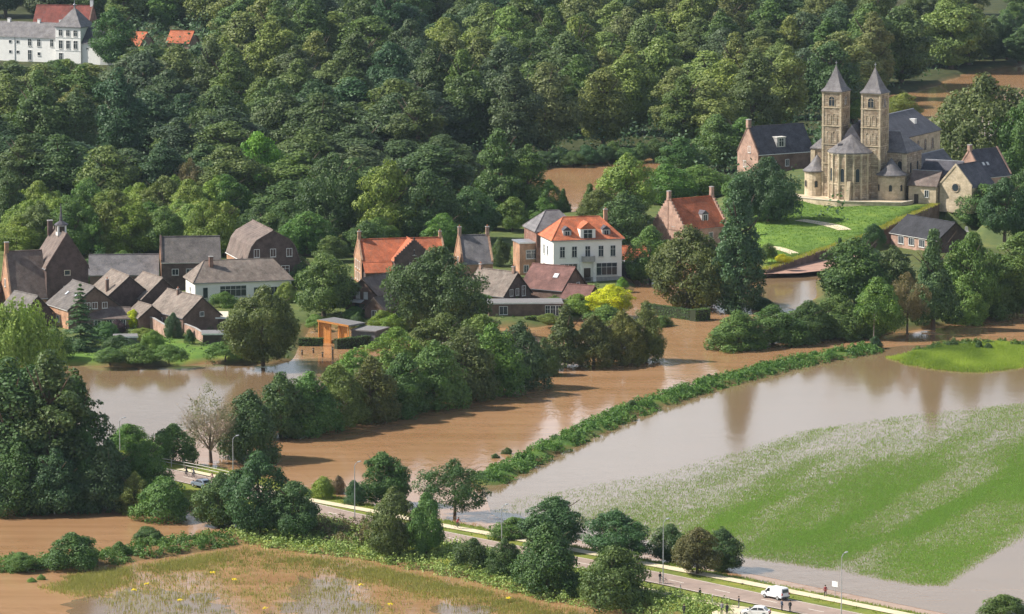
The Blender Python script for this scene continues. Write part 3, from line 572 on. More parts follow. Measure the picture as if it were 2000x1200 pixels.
T = [
 # wood edge and notable trees
 (505,402,90,150,'round','B','bright lime-green tree standing out of the dark wood'),
 (765,478,128,165,'round','L','large pale green round tree at the wood edge left of the brown pond'),
 (655,470,150,175,'broad','D2','big dark tree with a bare trunk before a yellow field'),
 (560,482,110,90,'round','D','dark round tree behind the gambrel-roofed house'),
 (600,500,100,90,'round','M','fresh green tree right of the gambrel-roofed house'),
 (385,470,70,80,'round','P','small bright-tipped tree left of the gambrel roof'),
 (375,420,80,110,'feathery','Tn','brownish thin-leaved tree at the wood edge'),
 (195,420,70,125,'spruce','D2','dark conical spruce in the pale thicket behind the village'),
 (835,480,110,150,'round','D','dark tree behind the orange-roofed row'),
 (915,470,110,110,'round','D','dark rounded tree left of the brown pond'),
 (975,432,90,180,'poplar','D','tall dark tree rising between the two ponds'),
 (1030,432,80,150,'poplar','M','tall leafy tree standing before the brown pond'),
 (1100,420,34,52,'conical','D','small dark conifer in front of the brown pond'),
 (1152,425,44,66,'conical','M','green conifer right of the small dark conifer by the pond'),
 (1222,430,120,130,'round','L','broad pale green tree right of the brown pond'),
 (1300,400,110,80,'round','M','green tree behind the step-gabled house'),
 (1370,390,110,70,'round','M','bushy tree right behind the step-gabled roof'),
 (1400,335,90,110,'tall','M','leafy tree left of the house beside the church'),
 (1330,360,90,90,'tall','D','dark tree above the step-gabled house'),
 (1215,485,110,110,'round','D','dark leafy tree between white villa and step-gabled house'),
 (1170,440,90,70,'round','DO','olive dark tree right behind the white villa'),
 (20,468,70,130,'tall','D','dark tree at the left edge behind the brick school'),
 (1000,452,66,70,'round','M','round green tree right behind the small grey-roofed house'),
 (955,448,60,60,'round','D','dark round tree behind the right chimney of the grey-roofed house'),
 (1062,438,60,52,'round','M','green tree left behind the grey back roof of the villa'),
 (645,512,60,54,'round','M','green round tree left of the orange-roofed row'),
 (690,470,60,50,'round','D','dark tree behind the left chimney of the orange-roofed row'),
 (880,470,56,60,'round','M','green tree between orange-roofed row and grey-roofed house'),
 (268,60,64,84,'tall','D','dark tree right behind the pavilion of the white manor'),
 (318,62,64,80,'tall','M','green tree behind the first orange forest roof'),
 (362,60,64,86,'tall','D','dark tree left behind the second orange forest roof'),
 (180,20,70,80,'tall','D2','dark tree behind the spire of the white manor'),
 (60,16,90,80,'tall','D','dark tree behind the red roof of the manor'),
 (120,14,80,80,'tall','M','green tree behind the right end of the manor red roof'),
 # village
 (514,706,146,148,'broad','DO','big round dark tree in front of the white house'),
 (158,684,92,128,'spruce','D2','dark blue-green spruce in the village garden'),
 (858,648,176,170,'broad','D','very large green tree before the orange-roofed row'),
 (632,618,120,128,'round','M','dense green tree right of the white house'),
 (585,560,80,60,'bush','D','dark bushy tree at the end of the white house'),
 (1190,612,92,56,'round','Y','bright yellow-leaved tree before the white villa'),
 (1270,556,88,116,'round','M','green tree left of the chestnut by the flooded yard'),
 (1352,602,186,160,'broad','DO','huge dark olive chestnut standing in the flood'),
 (1442,612,96,266,'cypress','G','tall dense columnar conifer beside the church lawn'),
 (1500,434,118,130,'broad','D2','dark spreading tree at the foot of the church'),
 (1450,420,80,80,'bush','M','leafy bush left of the dark tree by the church'),
 (1925,352,235,205,'broad','DO','enormous olive-topped tree right behind the church'),
 (2015,365,150,190,'broad','D','dark big tree at the right edge behind the church'),
 (1765,232,70,52,'round','L','light green tree between church roof and brown field'),
 (1665,235,60,66,'round','M','green tree seen between the two church towers'),
 (1985,300,80,60,'round','D','dark shaded tree beside the right brick house'),
 (1918,448,92,92,'round','M','green tree in front of the stone chapel'),
 (2000,470,90,140,'round','D','shaded tree at the right edge below the graveyard'),
 (1962,462,96,116,'round','D2','dark shaded tree between chapel tree and right edge'),
 (1450,330,90,100,'tall','M','leafy tree in front of the rectory gable'),
 (1640,512,30,48,'conical','D2','small dark conifer by the flooded square'),
 (1708,478,42,42,'bush','D2','dark little tree at the retaining wall'),
 (38,905,150,322,'weeping','W','yellow-green weeping willow at the left edge'),
 # tall trees at left
 (25,992,150,300,'poplar','D2','tall dark tree at the far left edge of the flood'),
 (95,995,150,312,'poplar','D','tall leafy poplar second from the left edge'),
 (150,985,110,265,'poplar','D','tall poplar at the right of the left tree mass'),
 (60,960,130,250,'tall','D2','dense dark tree behind the left poplars'),
 (215,1000,110,150,'bank','D2','dark bushy tree right of the tall poplars'),
 (250,882,84,54,'bush','M','round green bush at the water left of the bridge'),
 (338,905,96,76,'bush','M','green bush beside the pale thin willow'),
 (490,902,112,150,'bank','D2','dark tree right of the pale thin willow'),
 (285,965,96,112,'round','M','mid green tree between the dark trees and the bridge'),
 (262,1006,70,92,'willow','O','olive bush left of the round bush by the bridge'),
 (318,1018,112,88,'bush','M','round green bush below the bridge'),
 (432,1032,112,110,'round','D','dark tree right of the bridge'),
 (505,1046,122,168,'round','D2','tallest dark tree of the group right of the bridge'),
 (572,1052,104,118,'round','D','dark tree at the road end of the group by the bridge'),
 (40,1006,120,150,'bank','D2','dark low tree at the water below the far left trees'),
 (112,1006,110,140,'bank','D2','dark low tree at the water below the tall poplar'),
 (172,996,100,160,'bank','D','dark low tree filling the right of the left tree mass'),
 (15,960,110,210,'tall','M','mid green tree under the weeping willow'),
 (225,128,90,112,'round','D','dark tree covering the right end of the white manor'),
 (160,975,90,110,'bank','D2','dark tree at the left bridge end'),
 # river hedge
 (548,858,110,140,'bank','D','dark tree at the near end of the river hedge'),
 (606,850,108,132,'bank','M','leafy tree second in the river hedge'),
 (664,838,104,136,'willow','O','olive willow in the river hedge'),
 (722,826,106,138,'bank','DO','dark olive tree in the middle of the river hedge'),
 (690,788,112,116,'willow','W','pale crowned willow at the back of the river hedge'),
 (786,812,108,130,'bank','D','dark dense tree right of middle in the river hedge'),
 (846,800,110,144,'bank','M','green tree of the river hedge below the orange autumn shrub'),
 (775,740,120,108,'willow','W','light willow crown beside the trimmed hedge'),
 (906,784,112,152,'bank','DO','tall olive tree near the far end of the river hedge'),
 (962,772,110,150,'bank','M','green tree second from the far end of the river hedge'),
 (1018,760,94,142,'bank','D2','dark tree at the far end of the river hedge'),
 (870,720,130,110,'round','DO','olive tree behind the river hedge below the big garden tree'),
 (940,715,120,105,'round','M','green tree behind the river hedge below the tan-roofed house'),
 (1062,736,56,80,'bank','D','dark tree joining the two river clumps'),
 (1104,722,96,126,'conical','DO','conical tree left in the second clump by the river'),
 (1160,718,90,112,'willow','DO','dark willow in the second clump by the river'),
 (1214,712,92,112,'willow','O','olive willow in the second clump by the river'),
 (1262,708,64,128,'bank','DO','slim tree at the right end of the second river clump'),
 (1185,680,110,84,'round','M','green tree behind the second river clump under the yellow tree'),
 # right bank clump
 (1440,684,110,82,'bank','M','round bush-like tree at the left end of the right bank'),
 (1510,676,104,86,'bank','M','second green tree along the right bank'),
 (1578,668,108,86,'bank','D','dark tree third along the right bank'),
 (1640,662,104,92,'bank','M','mid green tree fourth along the right bank'),
 (1712,662,104,122,'round','M','bright leafy tree standing at the flood edge of the right bank'),
 (1672,600,150,140,'round','D','dark tree below the black-roofed hall'),
 (1745,600,100,120,'round','DO','olive tree left before the black-roofed hall'),
 (1772,642,80,110,'feathery','Tn','brownish thin tree on the right bank'),
 (1822,632,112,186,'conical','G','tall dark conical tree before the black-roofed hall'),
 (1898,612,112,160,'round','M','green tree right of the black-roofed hall'),
 (1880,634,90,100,'bank','L','pale green tree low on the right bank'),
 (1945,618,110,130,'bank','D','dark tree near the right edge of the bank'),
 (1998,606,110,150,'tall','M','tall tree cut by the right edge of the picture'),
 (1575,640,90,44,'bush','M','low leafy tree behind the right bank clump'),
 # along the road
 (748,992,92,114,'round','D','round dark tree beyond the road, left of the feathery tree'),
 (764,1090,84,140,'round','DO','dark tree on the near verge left of the slim tree'),
 (832,1082,74,122,'round','M','slim-trunked young tree on the near verge of the road'),
 (888,1012,152,116,'feathery','D','wide feathery tree at the near end of the dike'),
 (692,985,46,46,'bush','D2','small dark bush beside the lamp post beyond the road'),
 (630,972,50,42,'bush','L','pale green shrub at the river end of the cycle path'),
 (1085,1070,124,104,'round','D2','dark tree top behind the big conifer on the verge'),
 (1070,1152,140,140,'bank','D','broad dark tree on the verge left of the round bush'),
 (1205,1092,124,96,'round','D2','dark pointed tree behind the round bush'),
 (1198,1180,150,114,'bush','DO','large round olive bush on the verge'),
 (985,1122,60,76,'bank','D','dark bush on the near verge right of the slim tree'),
 (925,1110,70,58,'bush','D','low dark bush on the near verge by the slim tree'),
 (1310,1102,74,80,'round','G','left tree of the three beyond the road by the field'),
 (1362,1122,84,96,'round','Rr','olive brown-tinged middle tree of the three beyond the road'),
 (1412,1118,80,88,'round','D2','right dark tree of the three beyond the road'),
 (1962,1206,92,46,'bush','M','green bush top at the bottom right corner'),
 (1000,1050,84,40,'bush','M','low green shrub between cycle path and field'),
 # bottom left
 (142,1108,118,66,'bush','D','dark round bush on the flooded bank at lower left'),
 (288,1062,66,34,'bush','D','lone bush standing in the brown flood'),
 (40,1112,74,34,'bush','M','green bush at the left edge of the lower bank'),
 (234,1084,36,26,'bush','M','small green bush right of the dark round bush'),
]
for (px, py, w_, h_, k_, c_, lab) in T:
    cat = 'shrub' if k_ == 'bush' and h_ < 100 else 'tree'
    tree(px, py, w_, h_, k_, c_, lab, cat=cat)
# the pale thin willow
p = P(412, 905, 0); o = tag(empty('pale_willow', p), 'pale thin-leaved willow standing in the flood by the bridge', 'tree'); m = mpp(p)
bare_twigs(4, 165*m, 150*m).build('crown', TWIG, o); V_, F_, T_ = crown(99, 160*m, 140*m, 2.0, 'bush', 90, .11, 3800, .34, asp=.4, fill=.4, jit=1.0); k_ = link('thin_foliage', np_mesh('thin_foliage', V_, F_, LEAF, tint=T_), o); k_.color = (.17, .175, .085, 1); link('trunk', trunk_mesh('willow_trunk', 9, 5, 1, 9, .3, 5), o)
# pale thicket behind the left houses: many alike
for k in range(44):
    px = 40+(k % 22)*19+random.uniform(-8, 8); py = (492 if k < 22 else 458)+random.uniform(-16, 10)
    c_ = random.choice(['L', 'L', 'O', 'M'])
    tree(px, py, random.uniform(70, 105), random.uniform(72, 112), random.choice(['round', 'willow', 'round']), c_, {'L': 'pale green low tree of the thicket behind the left houses', 'O': 'olive green low tree of the thicket behind the left houses', 'M': 'mid green low tree of the thicket behind the left houses'}[c_], group='low trees of the thicket behind the left houses', name='thicket_tree')['label'] = {'L': 'pale green', 'O': 'olive green', 'M': 'mid green'}[c_]+(' low tree in the near thicket ' if k < 22 else ' low tree in the far thicket ')+next(t for lim, t in ((110, 'left of the bell turret'), (200, 'right of the bell turret'), (310, 'above the long low grey roof'), (999, 'above the slate-grey house')) if px < lim)
for k in range(16):
    px = 440+k*30+random.uniform(-8, 8); py = 500+random.uniform(-28, 0)
    if 640 < px < 680: continue
    tree(px, py, random.uniform(60, 90), random.uniform(50, 80), 'round', random.choice(['M', 'D']), 'green low tree number '+'x', group='low trees along the wood edge', name='edge_tree')['label'] = 'green low tree along the wood edge '+next(t for lim, t in ((520, 'left of the gambrel roof'), (640, 'right of the gambrel roof'), (760, 'behind the left half of the orange roofs'), (880, 'behind the right half of the orange roofs'), (9999, 'behind the small grey-roofed house')) if px < lim)
for k in range(22):
    px = 1490+k*24+random.uniform(-8, 8); py = 128-(px-1720)*.0 + (0 if px > 1720 else 60) + random.uniform(-14, 4)
    if px > 2010: break
    tree(px, py-(px-1740)*.02 if px > 1740 else py, random.uniform(44, 66), random.uniform(62, 96), random.choice(['poplar', 'tall']), random.choice(['M', 'G', 'O']), 'slim tree in the row behind the brown field', group='row of slim trees behind the brown field', name='row_tree')
# garden shrubs
SH = [(205,668,70,40,'D','dark shrub mass right of the spruce'),(235,690,60,36,'D2','dark garden shrub by the grey shed'),(270,706,80,34,'M','green shrub on the left waterline'),(330,706,64,34,'M','last green shrub of the left waterline'),
 (215,708,70,30,'M','low green shrub at the left waterline'),(300,680,46,34,'L','pale shrub above the left lawn'),(282,668,54,28,'L','light green shrub below the yellow climber'),(262,640,34,36,'Y','yellow climber on the low brick house'),
 (338,660,40,48,'G','grey-green tree-like shrub at the pink garden wall'),(440,700,74,34,'M','green sloping hedge shrub left of the big round tree'),(110,700,52,60,'M','green shrub beside the spruce at the left bank'),(228,655,44,30,'Pu','dark purple shrub near the spruce'),
 (370,672,18,30,'D2','small dark clipped tree by the grey shed'),(745,650,60,44,'L','pale green shrub right of the wooden shelter'),(700,646,30,36,'D','dark shrub beside the wooden shelter'),(615,640,40,26,'P','yellow-green shrub left of the wooden shelter'),
 (815,644,44,34,'Rr','orange-brown shrub below the large garden tree'),(770,650,50,36,'L','pale shrub right of the timbered house'),(1000,600,40,34,'M','green shrub before the flat extension'),(1075,632,50,20,'P','yellow-green low shrub before the glazed extension'),
 (975,520,44,54,'D','dark shrub right of the grey-roofed house'),(768,556,50,34,'D2','dark shrub between the timbered house and cross gable'),(1130,610,60,36,'L','light shrub left of the yellow tree'),(1215,562,26,20,'B','bright green shrub by the white gate'),
 (1498,508,36,34,'M','green shrub at the foot of the church lawn'),(1530,512,30,16,'Y','yellow-flowering shrub by the lawn steps'),(240,520,60,30,'M','green shrub before the long low grey roof'),(340,540,70,40,'M','green shrub before the slate-grey house'),
 (120,604,44,26,'M','green shrub between small gable house and broad house'),(214,596,36,24,'D','dark shrub between the broad house and the gable pair'),(345,596,50,26,'M','green shrub before the white house door'),(300,572,40,20,'D','dark shrub in the gap of the gable pair'),(440,600,60,30,'M','green shrub before the white house window'),(560,590,50,40,'L','pale green shrub at the right end of the white house'),(690,622,44,24,'M','green shrub before the timbered house canopy'),(1090,600,50,26,'M','green shrub before the maroon house'),(190,560,60,70,'D2','dark shrub between brick school and gable houses'),(660,600,50,60,'DO','olive shrub left of the timbered house'),(930,610,60,40,'M','green shrub left of the flat extension'),(1290,640,44,24,'M','green shrub at the end of the trimmed hedge'),
 (1860,676,20,12,'D','small dark bush on the right grass bank'),(1912,680,16,16,'D','second small dark bush on the right grass bank'),(1930,682,14,12,'D','third small dark bush on the right grass bank'),(990,890,20,16,'D','lone dark bush on the water side of the dike'),
 (968,898,18,12,'D','smaller dark bush at the near end of the dike'),(1233,797,22,16,'D','dark bush on the dike crest'),(1385,742,14,12,'D','tiny dark bush on the far dike'),(1672,668,28,14,'D','dark bush at the far end of the dike'),
 (1710,682,26,26,'D2','dark bush under the pole at the right bank'),(660,968,26,40,'Tn','thin bare shrub by the river end of the path'),(1850,600,90,80,'D','dark low trees shrub on the right bank'),(1490,606,50,26,'D','dark low shrub under the columnar conifer'),
 (62,1140,22,12,'W','pale small shrub in the flooded meadow'),(80,1136,18,14,'W','second pale small shrub in the flooded meadow'),(20,690,90,60,'M','green shrub beside the weeping willow'),(60,640,60,40,'D','dark shrub below the small gable house')]
for (px, py, w_, h_, c_, lab) in SH: tree(px, py, w_, h_, 'bush', c_, lab, cat='shrub')

for k in range(17): tree(885+k*26+random.uniform(-6, 6), 334-k*1.6+random.uniform(-4, 3), random.uniform(40, 62), random.uniform(22, 40), 'bush', random.choice(['D', 'D2', 'M']), 'low dark bush added for the shadow on the far shore of the brown pond', cat='shrub', group='shadow bushes on the far shore of the pond', z=.6)  # bushes added to give the dark shadow below the wood edge
tree(1072, 424, 50, 74, 'round', 'M', 'small green tree at the near shore of the brown pond'); tree(935, 372, 60, 60, 'round', 'D', 'dark tree in the left arm of the brown pond')
# trimmed hedges
def hedge(a, b_, wd_, h, z, c, label):
    A, B = P(*a, z), P(*b_, z); d = B-A; L = d.length; g = np.random.default_rng(int(a[0])); n = int(L*90)
    o = empty('trimmed_hedge', A, math.atan2(d.y, d.x)); x = g.uniform(0, L, n); s = g.integers(0, 3, n)
    y = np.where(s == 0, g.uniform(-wd_/2, wd_/2, n), np.where(s == 1, -wd_/2, wd_/2)); zz = np.where(s == 0, h, g.uniform(-.6, h, n))
    Nn = np.stack([np.zeros(n), np.where(s == 0, 0, np.where(s == 1, -1, 1)), np.where(s == 0, 1, 0)], -1)+.35*g.normal(size=(n, 3))
    V, Fc, Tt = leaves(np.stack([x, y, zz], -1)+g.normal(0, .05, (n, 3)), unit(Nn), .32, .7, np.clip(g.normal(.5, .15, n), 0, 1), g)
    k = link('foliage', np_mesh('hedge', V, Fc, LEAF, tint=Tt), o); k.color = (*PAL[c], 1)
    mb = MB(); mb.box(.1, L-.1, -wd_/2+.12, wd_/2-.12, -.8, h-.1); mb.build('twig_core', plain('hedge_core', (.03, .04, .02), .9), o)
    return tag(o, label, 'hedge')
hedge((655,682), (745,672), 1.2, 2.0, 0, 'D', 'dark trimmed hedge in the flood right of the wooden shelter')
hedge((583,676), (632,676), 1.0, 1.6, 0, 'D', 'short dark trimmed hedge left of the wooden shelter')
hedge((1255,610), (1350,624), 1.2, 2.0, .2, 'D', 'long trimmed hedge under the chestnut tree')
hedge((1352,626), (1382,622), 2.0, 2.2, .2, 'M', 'square trimmed hedge block at the end of the long hedge')
hedge((1025,626), (1080,624), 1.6, .8, 1.0, 'P', 'low yellow-green trimmed hedge before the glazed extension')

# ground cover nobody could count
def sample_poly(poly, n, g):
    xs_ = [p[0] for p in poly]; ys_ = [p[1] for p in poly]; X = g.uniform(min(xs_), max(xs_), n); Y = g.uniform(min(ys_), max(ys_), n)
    s = sdist(X, Y, poly); k = s > 0; return X[k], Y[k], s[k]
def vnoise(X, Y, sc_, seed):
    g = np.random.default_rng(seed); G = g.uniform(size=(128, 128)); x = X/sc_; y = Y/sc_; i = np.floor(x).astype(int); j = np.floor(y).astype(int); fx = smooth(x-i); fy = smooth(y-j); i %= 128; j %= 128; a = (i+1) % 128; b_ = (j+1) % 128
    return (G[i, j]*(1-fx)+G[a, j]*fx)*(1-fy)+(G[i, b_]*(1-fx)+G[a, b_]*fx)*fy
def blades(X, Y, Z, h, wd_, g):
    """upright grass tufts: three leaning blades each"""
    V = []; n = len(X)
    for k in range(3):
        a = g.uniform(0, 2*np.pi, n); hh = h*g.uniform(.6, 1.25, n); le = .55*hh*g.uniform(.2, 1, n); ww = wd_*g.uniform(.6, 1.3, n); ox = g.normal(0, .3, n); oy = g.normal(0, .3, n)
        bx, by = X+ox, Y+oy; ca, sa = np.cos(a), np.sin(a); la = g.uniform(0, 2*np.pi, n)
        V.append(np.stack([np.stack([bx-ca*ww, by-sa*ww, Z-.05], -1), np.stack([bx+ca*ww, by+sa*ww, Z-.05], -1), np.stack([bx+np.cos(la)*le, by+np.sin(la)*le, Z+hh], -1)], 1))
    V = np.concatenate(V).reshape(-1, 3); return V, np.arange(len(V)).reshape(-1, 3)
def stuffgrass(name, label, X, Y, Z, h, wd_, color, seed, tv=None):
    g = np.random.default_rng(seed); V, Fc = blades(X, Y, Z, h, wd_, g); t = np.clip(g.normal(.5, .15, len(Fc)), 0, 1)
    if tv is not None: t = np.clip(t+np.tile(tv, 3), 0, 1)
    o = link(name, np_mesh(name, V, Fc, leafm(name+'_leaf', color, .35), tint=t)); return tag(o, label, 'grass', kind='stuff')
g = np.random.default_rng(11)
crop = [P(a, b_, 0) for a, b_ in [(955,1000),(1000,975),(1120,952),(1280,925),(1420,885),(1560,842),(1760,812),(2000,786),(2150,760),(2150,975),(2000,1052),(1930,1090),(1848,1146),(1780,1144),(1640,1118),(1450,1090),(1290,1062),(1080,1022)]]
X, Y, s = sample_poly(crop, 1250000, g)
rd = (P(2000,1052)-P(1848,1146)); ra = math.atan2(rd.y, rd.x); U = X*math.cos(ra)+Y*math.sin(ra); W_ = -X*math.sin(ra)+Y*math.cos(ra)
px_, py_ = 1000+F*X/(Y*cp+CH*sp), 600-F*(Y*sp-CH*cp)/(Y*cp+CH*sp)
edge = (py_-np.interp(px_, [955, 1280, 1560, 2000], [985, 925, 842, 786]))
low = np.interp(px_, [955, 1290, 1640, 1848, 2000], [1010, 1062, 1118, 1146, 1052])-py_
dens = (.13+.64*smooth((edge-10)/175.0))*(.5+.5*smooth(low/70.0)); band = vnoise(U*.12, W_, 4.5, 3); fine = vnoise(U*.3, W_, 1.4, 4); big = vnoise(U*.4, W_, 22, 5)
dens = dens*(.38+.8*smooth((.8*band+.2*fine-.2)/.6))*(.6+.7*smooth((big-.15)/.7))*smooth(s/4.0+.25)
k = g.uniform(size=len(X)) < np.clip(dens, 0, 1)
stuffgrass('crop_grass', 'green crop grass standing out of the flooded field', X[k], Y[k], np.full(k.sum(), .02), 0.2, .036, (.17, .29, .06), 12, (big[k]-.5)*.4)
mead = [P(a, b_, 0) for a, b_ in [(60,1150),(120,1122),(260,1102),(400,1080),(480,1066),(560,1078),(720,1098),(900,1138),(1080,1180),(1260,1206),(1420,1240),(900,1240),(150,1240),(200,1190)]]
X, Y, s = sample_poly(mead, 260000, g); nz = vnoise(X, Y*.5, 7, 8); f2 = vnoise(X, Y, 2.0, 9); py_ = 600-F*(Y*sp-CH*cp)/(Y*cp+CH*sp); px_ = 1000+F*X/(Y*cp+CH*sp)
top = np.interp(px_, [60,260,480,720,900,1080,1260], [1150,1102,1066,1098,1138,1180,1206])
dens = (.10+.85*smooth(1-(py_-top)/55.0))*(.25+1.0*smooth((.6*nz+.4*f2-.3)/.35))*smooth(s/5.0)
k = g.uniform(size=len(X)) < np.clip(dens, 0, 1)*.62
stuffgrass('meadow_grass', 'yellow-green meadow grass standing in the brown flood', X[k], Y[k], np.full(k.sum(), .02), .5, .05, (.26, .245, .085), 13, (nz[k]-.5)*.5)
def cover(name, label, pts, r, h, n, color, seed, leaf=.3, nrange=(26, 40)):
    """low leafy clumps; pts: (x, y, z)"""
    g = np.random.default_rng(seed); P_ = np.asarray(pts); m = len(P_); per = n//m; pk = np.repeat(np.arange(m), per); q = len(pk)
    d = unit(g.normal(size=(q, 3))+np.array([0, 0, .6])); rs = (r*g.uniform(.45, 1.5, m))[pk][:, None]; hs = (h*g.uniform(.4, 1.9, m))[pk][:, None]
    C = P_[pk]+d*np.concatenate([rs, rs, hs], 1)*g.uniform(.7, 1.05, (q, 1)); Nn = unit(d+.5*g.normal(size=(q, 3)))
    V, Fc, Tt = leaves(C, Nn, leaf, .7, np.clip(.5+g.uniform(-.22, .22, m)[pk]+g.normal(0, .12, q), 0, 1), g)
    return tag(link(name, np_mesh(name, V, Fc, leafm(name+'_leaf', color), tint=Tt)), label, 'ground cover', kind='stuff')
def along(line, dens, half, g, z=None):
    out = []
    for i in range(len(line)-1):
        a, b_ = line[i], line[i+1]; t = (b_-a); L = t.length; nn = Vector((-t.y, t.x, 0)).normalized()
        for _ in range(max(1, int(L*dens))):
            p = a.lerp(b_, random.random())+nn*random.uniform(-half, half); out.append((p.x, p.y, gz(p.x, p.y) if z is None else z))
    return out
cover('dike_growth', 'green leafy growth covering the long dike', [q for q in along(resample(DIKE, 6), 4.4, 3.4, g) if float(vnoise(np.array([q[0]+q[1]]), np.array([q[1]*1.0]), 5.0, 41)[0]) > .28], .95, .8, 44000, (.09, .18, .036), 21, .34)
cover('levee_growth', 'green leafy growth on the lower left bank', along(PP([(-60,1116),(60,1106),(180,1098),(330,1072),(450,1054)]), 4.5, 4.5, g), 1.0, .95, 26000, (.10, .18, .04), 22)
cover('dry_bank_shrubs', 'brownish dry scrub on the bank below the road', along(PP([(590,1030),(640,1034),(700,1046),(745,1056)], 1.0), 5.5, 6.0, g), 1.0, 1.0, 12000, (.17, .14, .065), 27)
X, Y, s = sample_poly(verge, 9000, g); cover('verge_herbs', 'tall pale green herbs along the near road verge', [(a, b_, gz(a, b_)-.1) for a, b_ in zip(X, Y)][:2100], 1.0, 1.0, 64000, (.24, .32, .09), 23, .32)
X, Y, s = sample_poly(rbank, 4000, g); stuffgrass('bank_grass', 'bright yellow-green grass on the right bank', np.repeat(X, 14)+g.normal(0, .5, len(X)*14), np.repeat(Y, 14)+g.normal(0, .5, len(X)*14), np.repeat(np.array([max(gz(a, b_), 0) for a, b_ in zip(X, Y)]), 14), .4, .06, (.25, .32, .06), 14, np.repeat((vnoise(X, Y*.4, 4, 6)-.5)*.9, 14))
cover('bank_herbs', 'green herbs along the back of the right bank', along(PP([(1790,684),(1850,672),(1940,668),(2060,682)], .4), 2.5, 2.5, g), .8, .7, 9000, (.08, .14, .03), 24)
rv = []
for d0, d1 in ((6.2, 14.0), (-13.5, -6.6)):
    for p in resample(ROADC, 1.6):
        pass
    for d in np.linspace(d0, d1, 7): rv += [(q.x+random.gauss(0, .6), q.y+random.gauss(0, .6)) for q in offs(resample(ROADC, 1.2), d)]
rv = np.array(rv); pa = np.minimum(pdist(rv[:, 0], rv[:, 1], FARPATH), pdist(rv[:, 0], rv[:, 1], NEARPATH)); lt = sdist(rv[:, 0], rv[:, 1], lot); rv = rv[(pa > 1.4) & (lt < -.5)]; rv = np.repeat(rv, 4, 0)+np.random.default_rng(5).normal(0, .35, (len(rv)*4, 2)); pa = np.minimum(pdist(rv[:, 0], rv[:, 1], FARPATH), pdist(rv[:, 0], rv[:, 1], NEARPATH)); rv = rv[pa > 1.25]
hz = gza(rv[:, 0], rv[:, 1]); kk = hz > .3; stuffgrass('verge_grass', 'yellow-green grass on the road verges', rv[kk, 0], rv[kk, 1], hz[kk], .34, .07, (.21, .25, .05), 15)
# understorey of the wood
X, Y, s = sample_poly(forest, 60000, g); k = (np.abs(X) < Y*.1+10) & (Y < 1760) & (sdist(X, Y, gapfield) < -6); X, Y = X[k][:3600], Y[k][:3600]
pxs = 1000+F*X/(Y*cp+CH*sp); k = ~((pxs < 230) & (Y > 1500)); X, Y = X[k], Y[k]
cover('wood_understorey', 'dark green undergrowth filling the wood behind the village', np.stack([X, Y, np.full(len(X), 1.2)], -1), 4.2, 5.0, 90000, (.07, .125, .056), 25, 1.0)['category'] = 'undergrowth'
# lawn tufts on the church hill and gardens
X, Y, s = sample_poly(lawnpoly, 9000, g); k = s > .6; stuffgrass('lawn_grass', 'short mown grass of the sloping church lawn', X[k], Y[k], gza(X[k], Y[k])+.02, .16, .12, (.14, .225, .048), 16)
cover('garden_plants', 'low mixed garden plants between the village houses', [(a, b_, gz(a, b_)) for a, b_ in zip(*[q[:700] for q in sample_poly(PP([(0,560),(640,560),(1180,560),(1200,600),(1050,628),(760,640),(590,640),(560,700),(0,708)], 1.0), 2600, g)[:2]])], .7, .7, 22000, (.085, .14, .04), 26, .3)
# yellow flowering plants in the flooded meadow
YF = plain('ragwort_yellow', (.75, .58, .02), .7)
for i, (px, py, lab) in enumerate([(287,1150,'yellow ragwort at the left of the flooded meadow'),(352,1182,'yellow ragwort low in the flooded meadow'),(458,1141,'bright yellow ragwort in the middle of the flooded meadow'),(415,1128,'loose yellow ragwort at the pale water edge'),(262,1162,'small yellow ragwort left of the others'),(518,1198,'yellow ragwort at the bottom picture edge'),(762,1190,'yellow ragwort before the right pale reflection of the meadow'),(993,1178,'yellow ragwort farthest right in the meadow'),(705,1152,'yellow ragwort beside the middle pale reflection')]):
    p = P(px, py, 0); o = tag(empty('ragwort_plant', p), lab, 'flower'); g2 = np.random.default_rng(100+i); n = 34
    a = g2.uniform(0, 6.28, n); rr = .4*np.sqrt(g2.uniform(size=n)); C = np.stack([np.cos(a)*rr, np.sin(a)*rr, .75+.2*g2.uniform(size=n)-.3*rr], -1)
    V, Fc, Tt = leaves(C, unit(np.array([0, -.3, 1.0])+.3*g2.normal(size=(n, 3))), .2, .9, np.full(n, .5), g2); link('flower_head', np_mesh('flower_head', V, Fc, YF), o)
    mb = MB(); [mb.tube([(0, 0, -.3), tuple(C[q]*np.array([1, 1, .98]))], .015, 3) for q in range(0, n, 10)]; mb.build('stem', plain('herb_stem', (.1, .14, .04), .8), o)
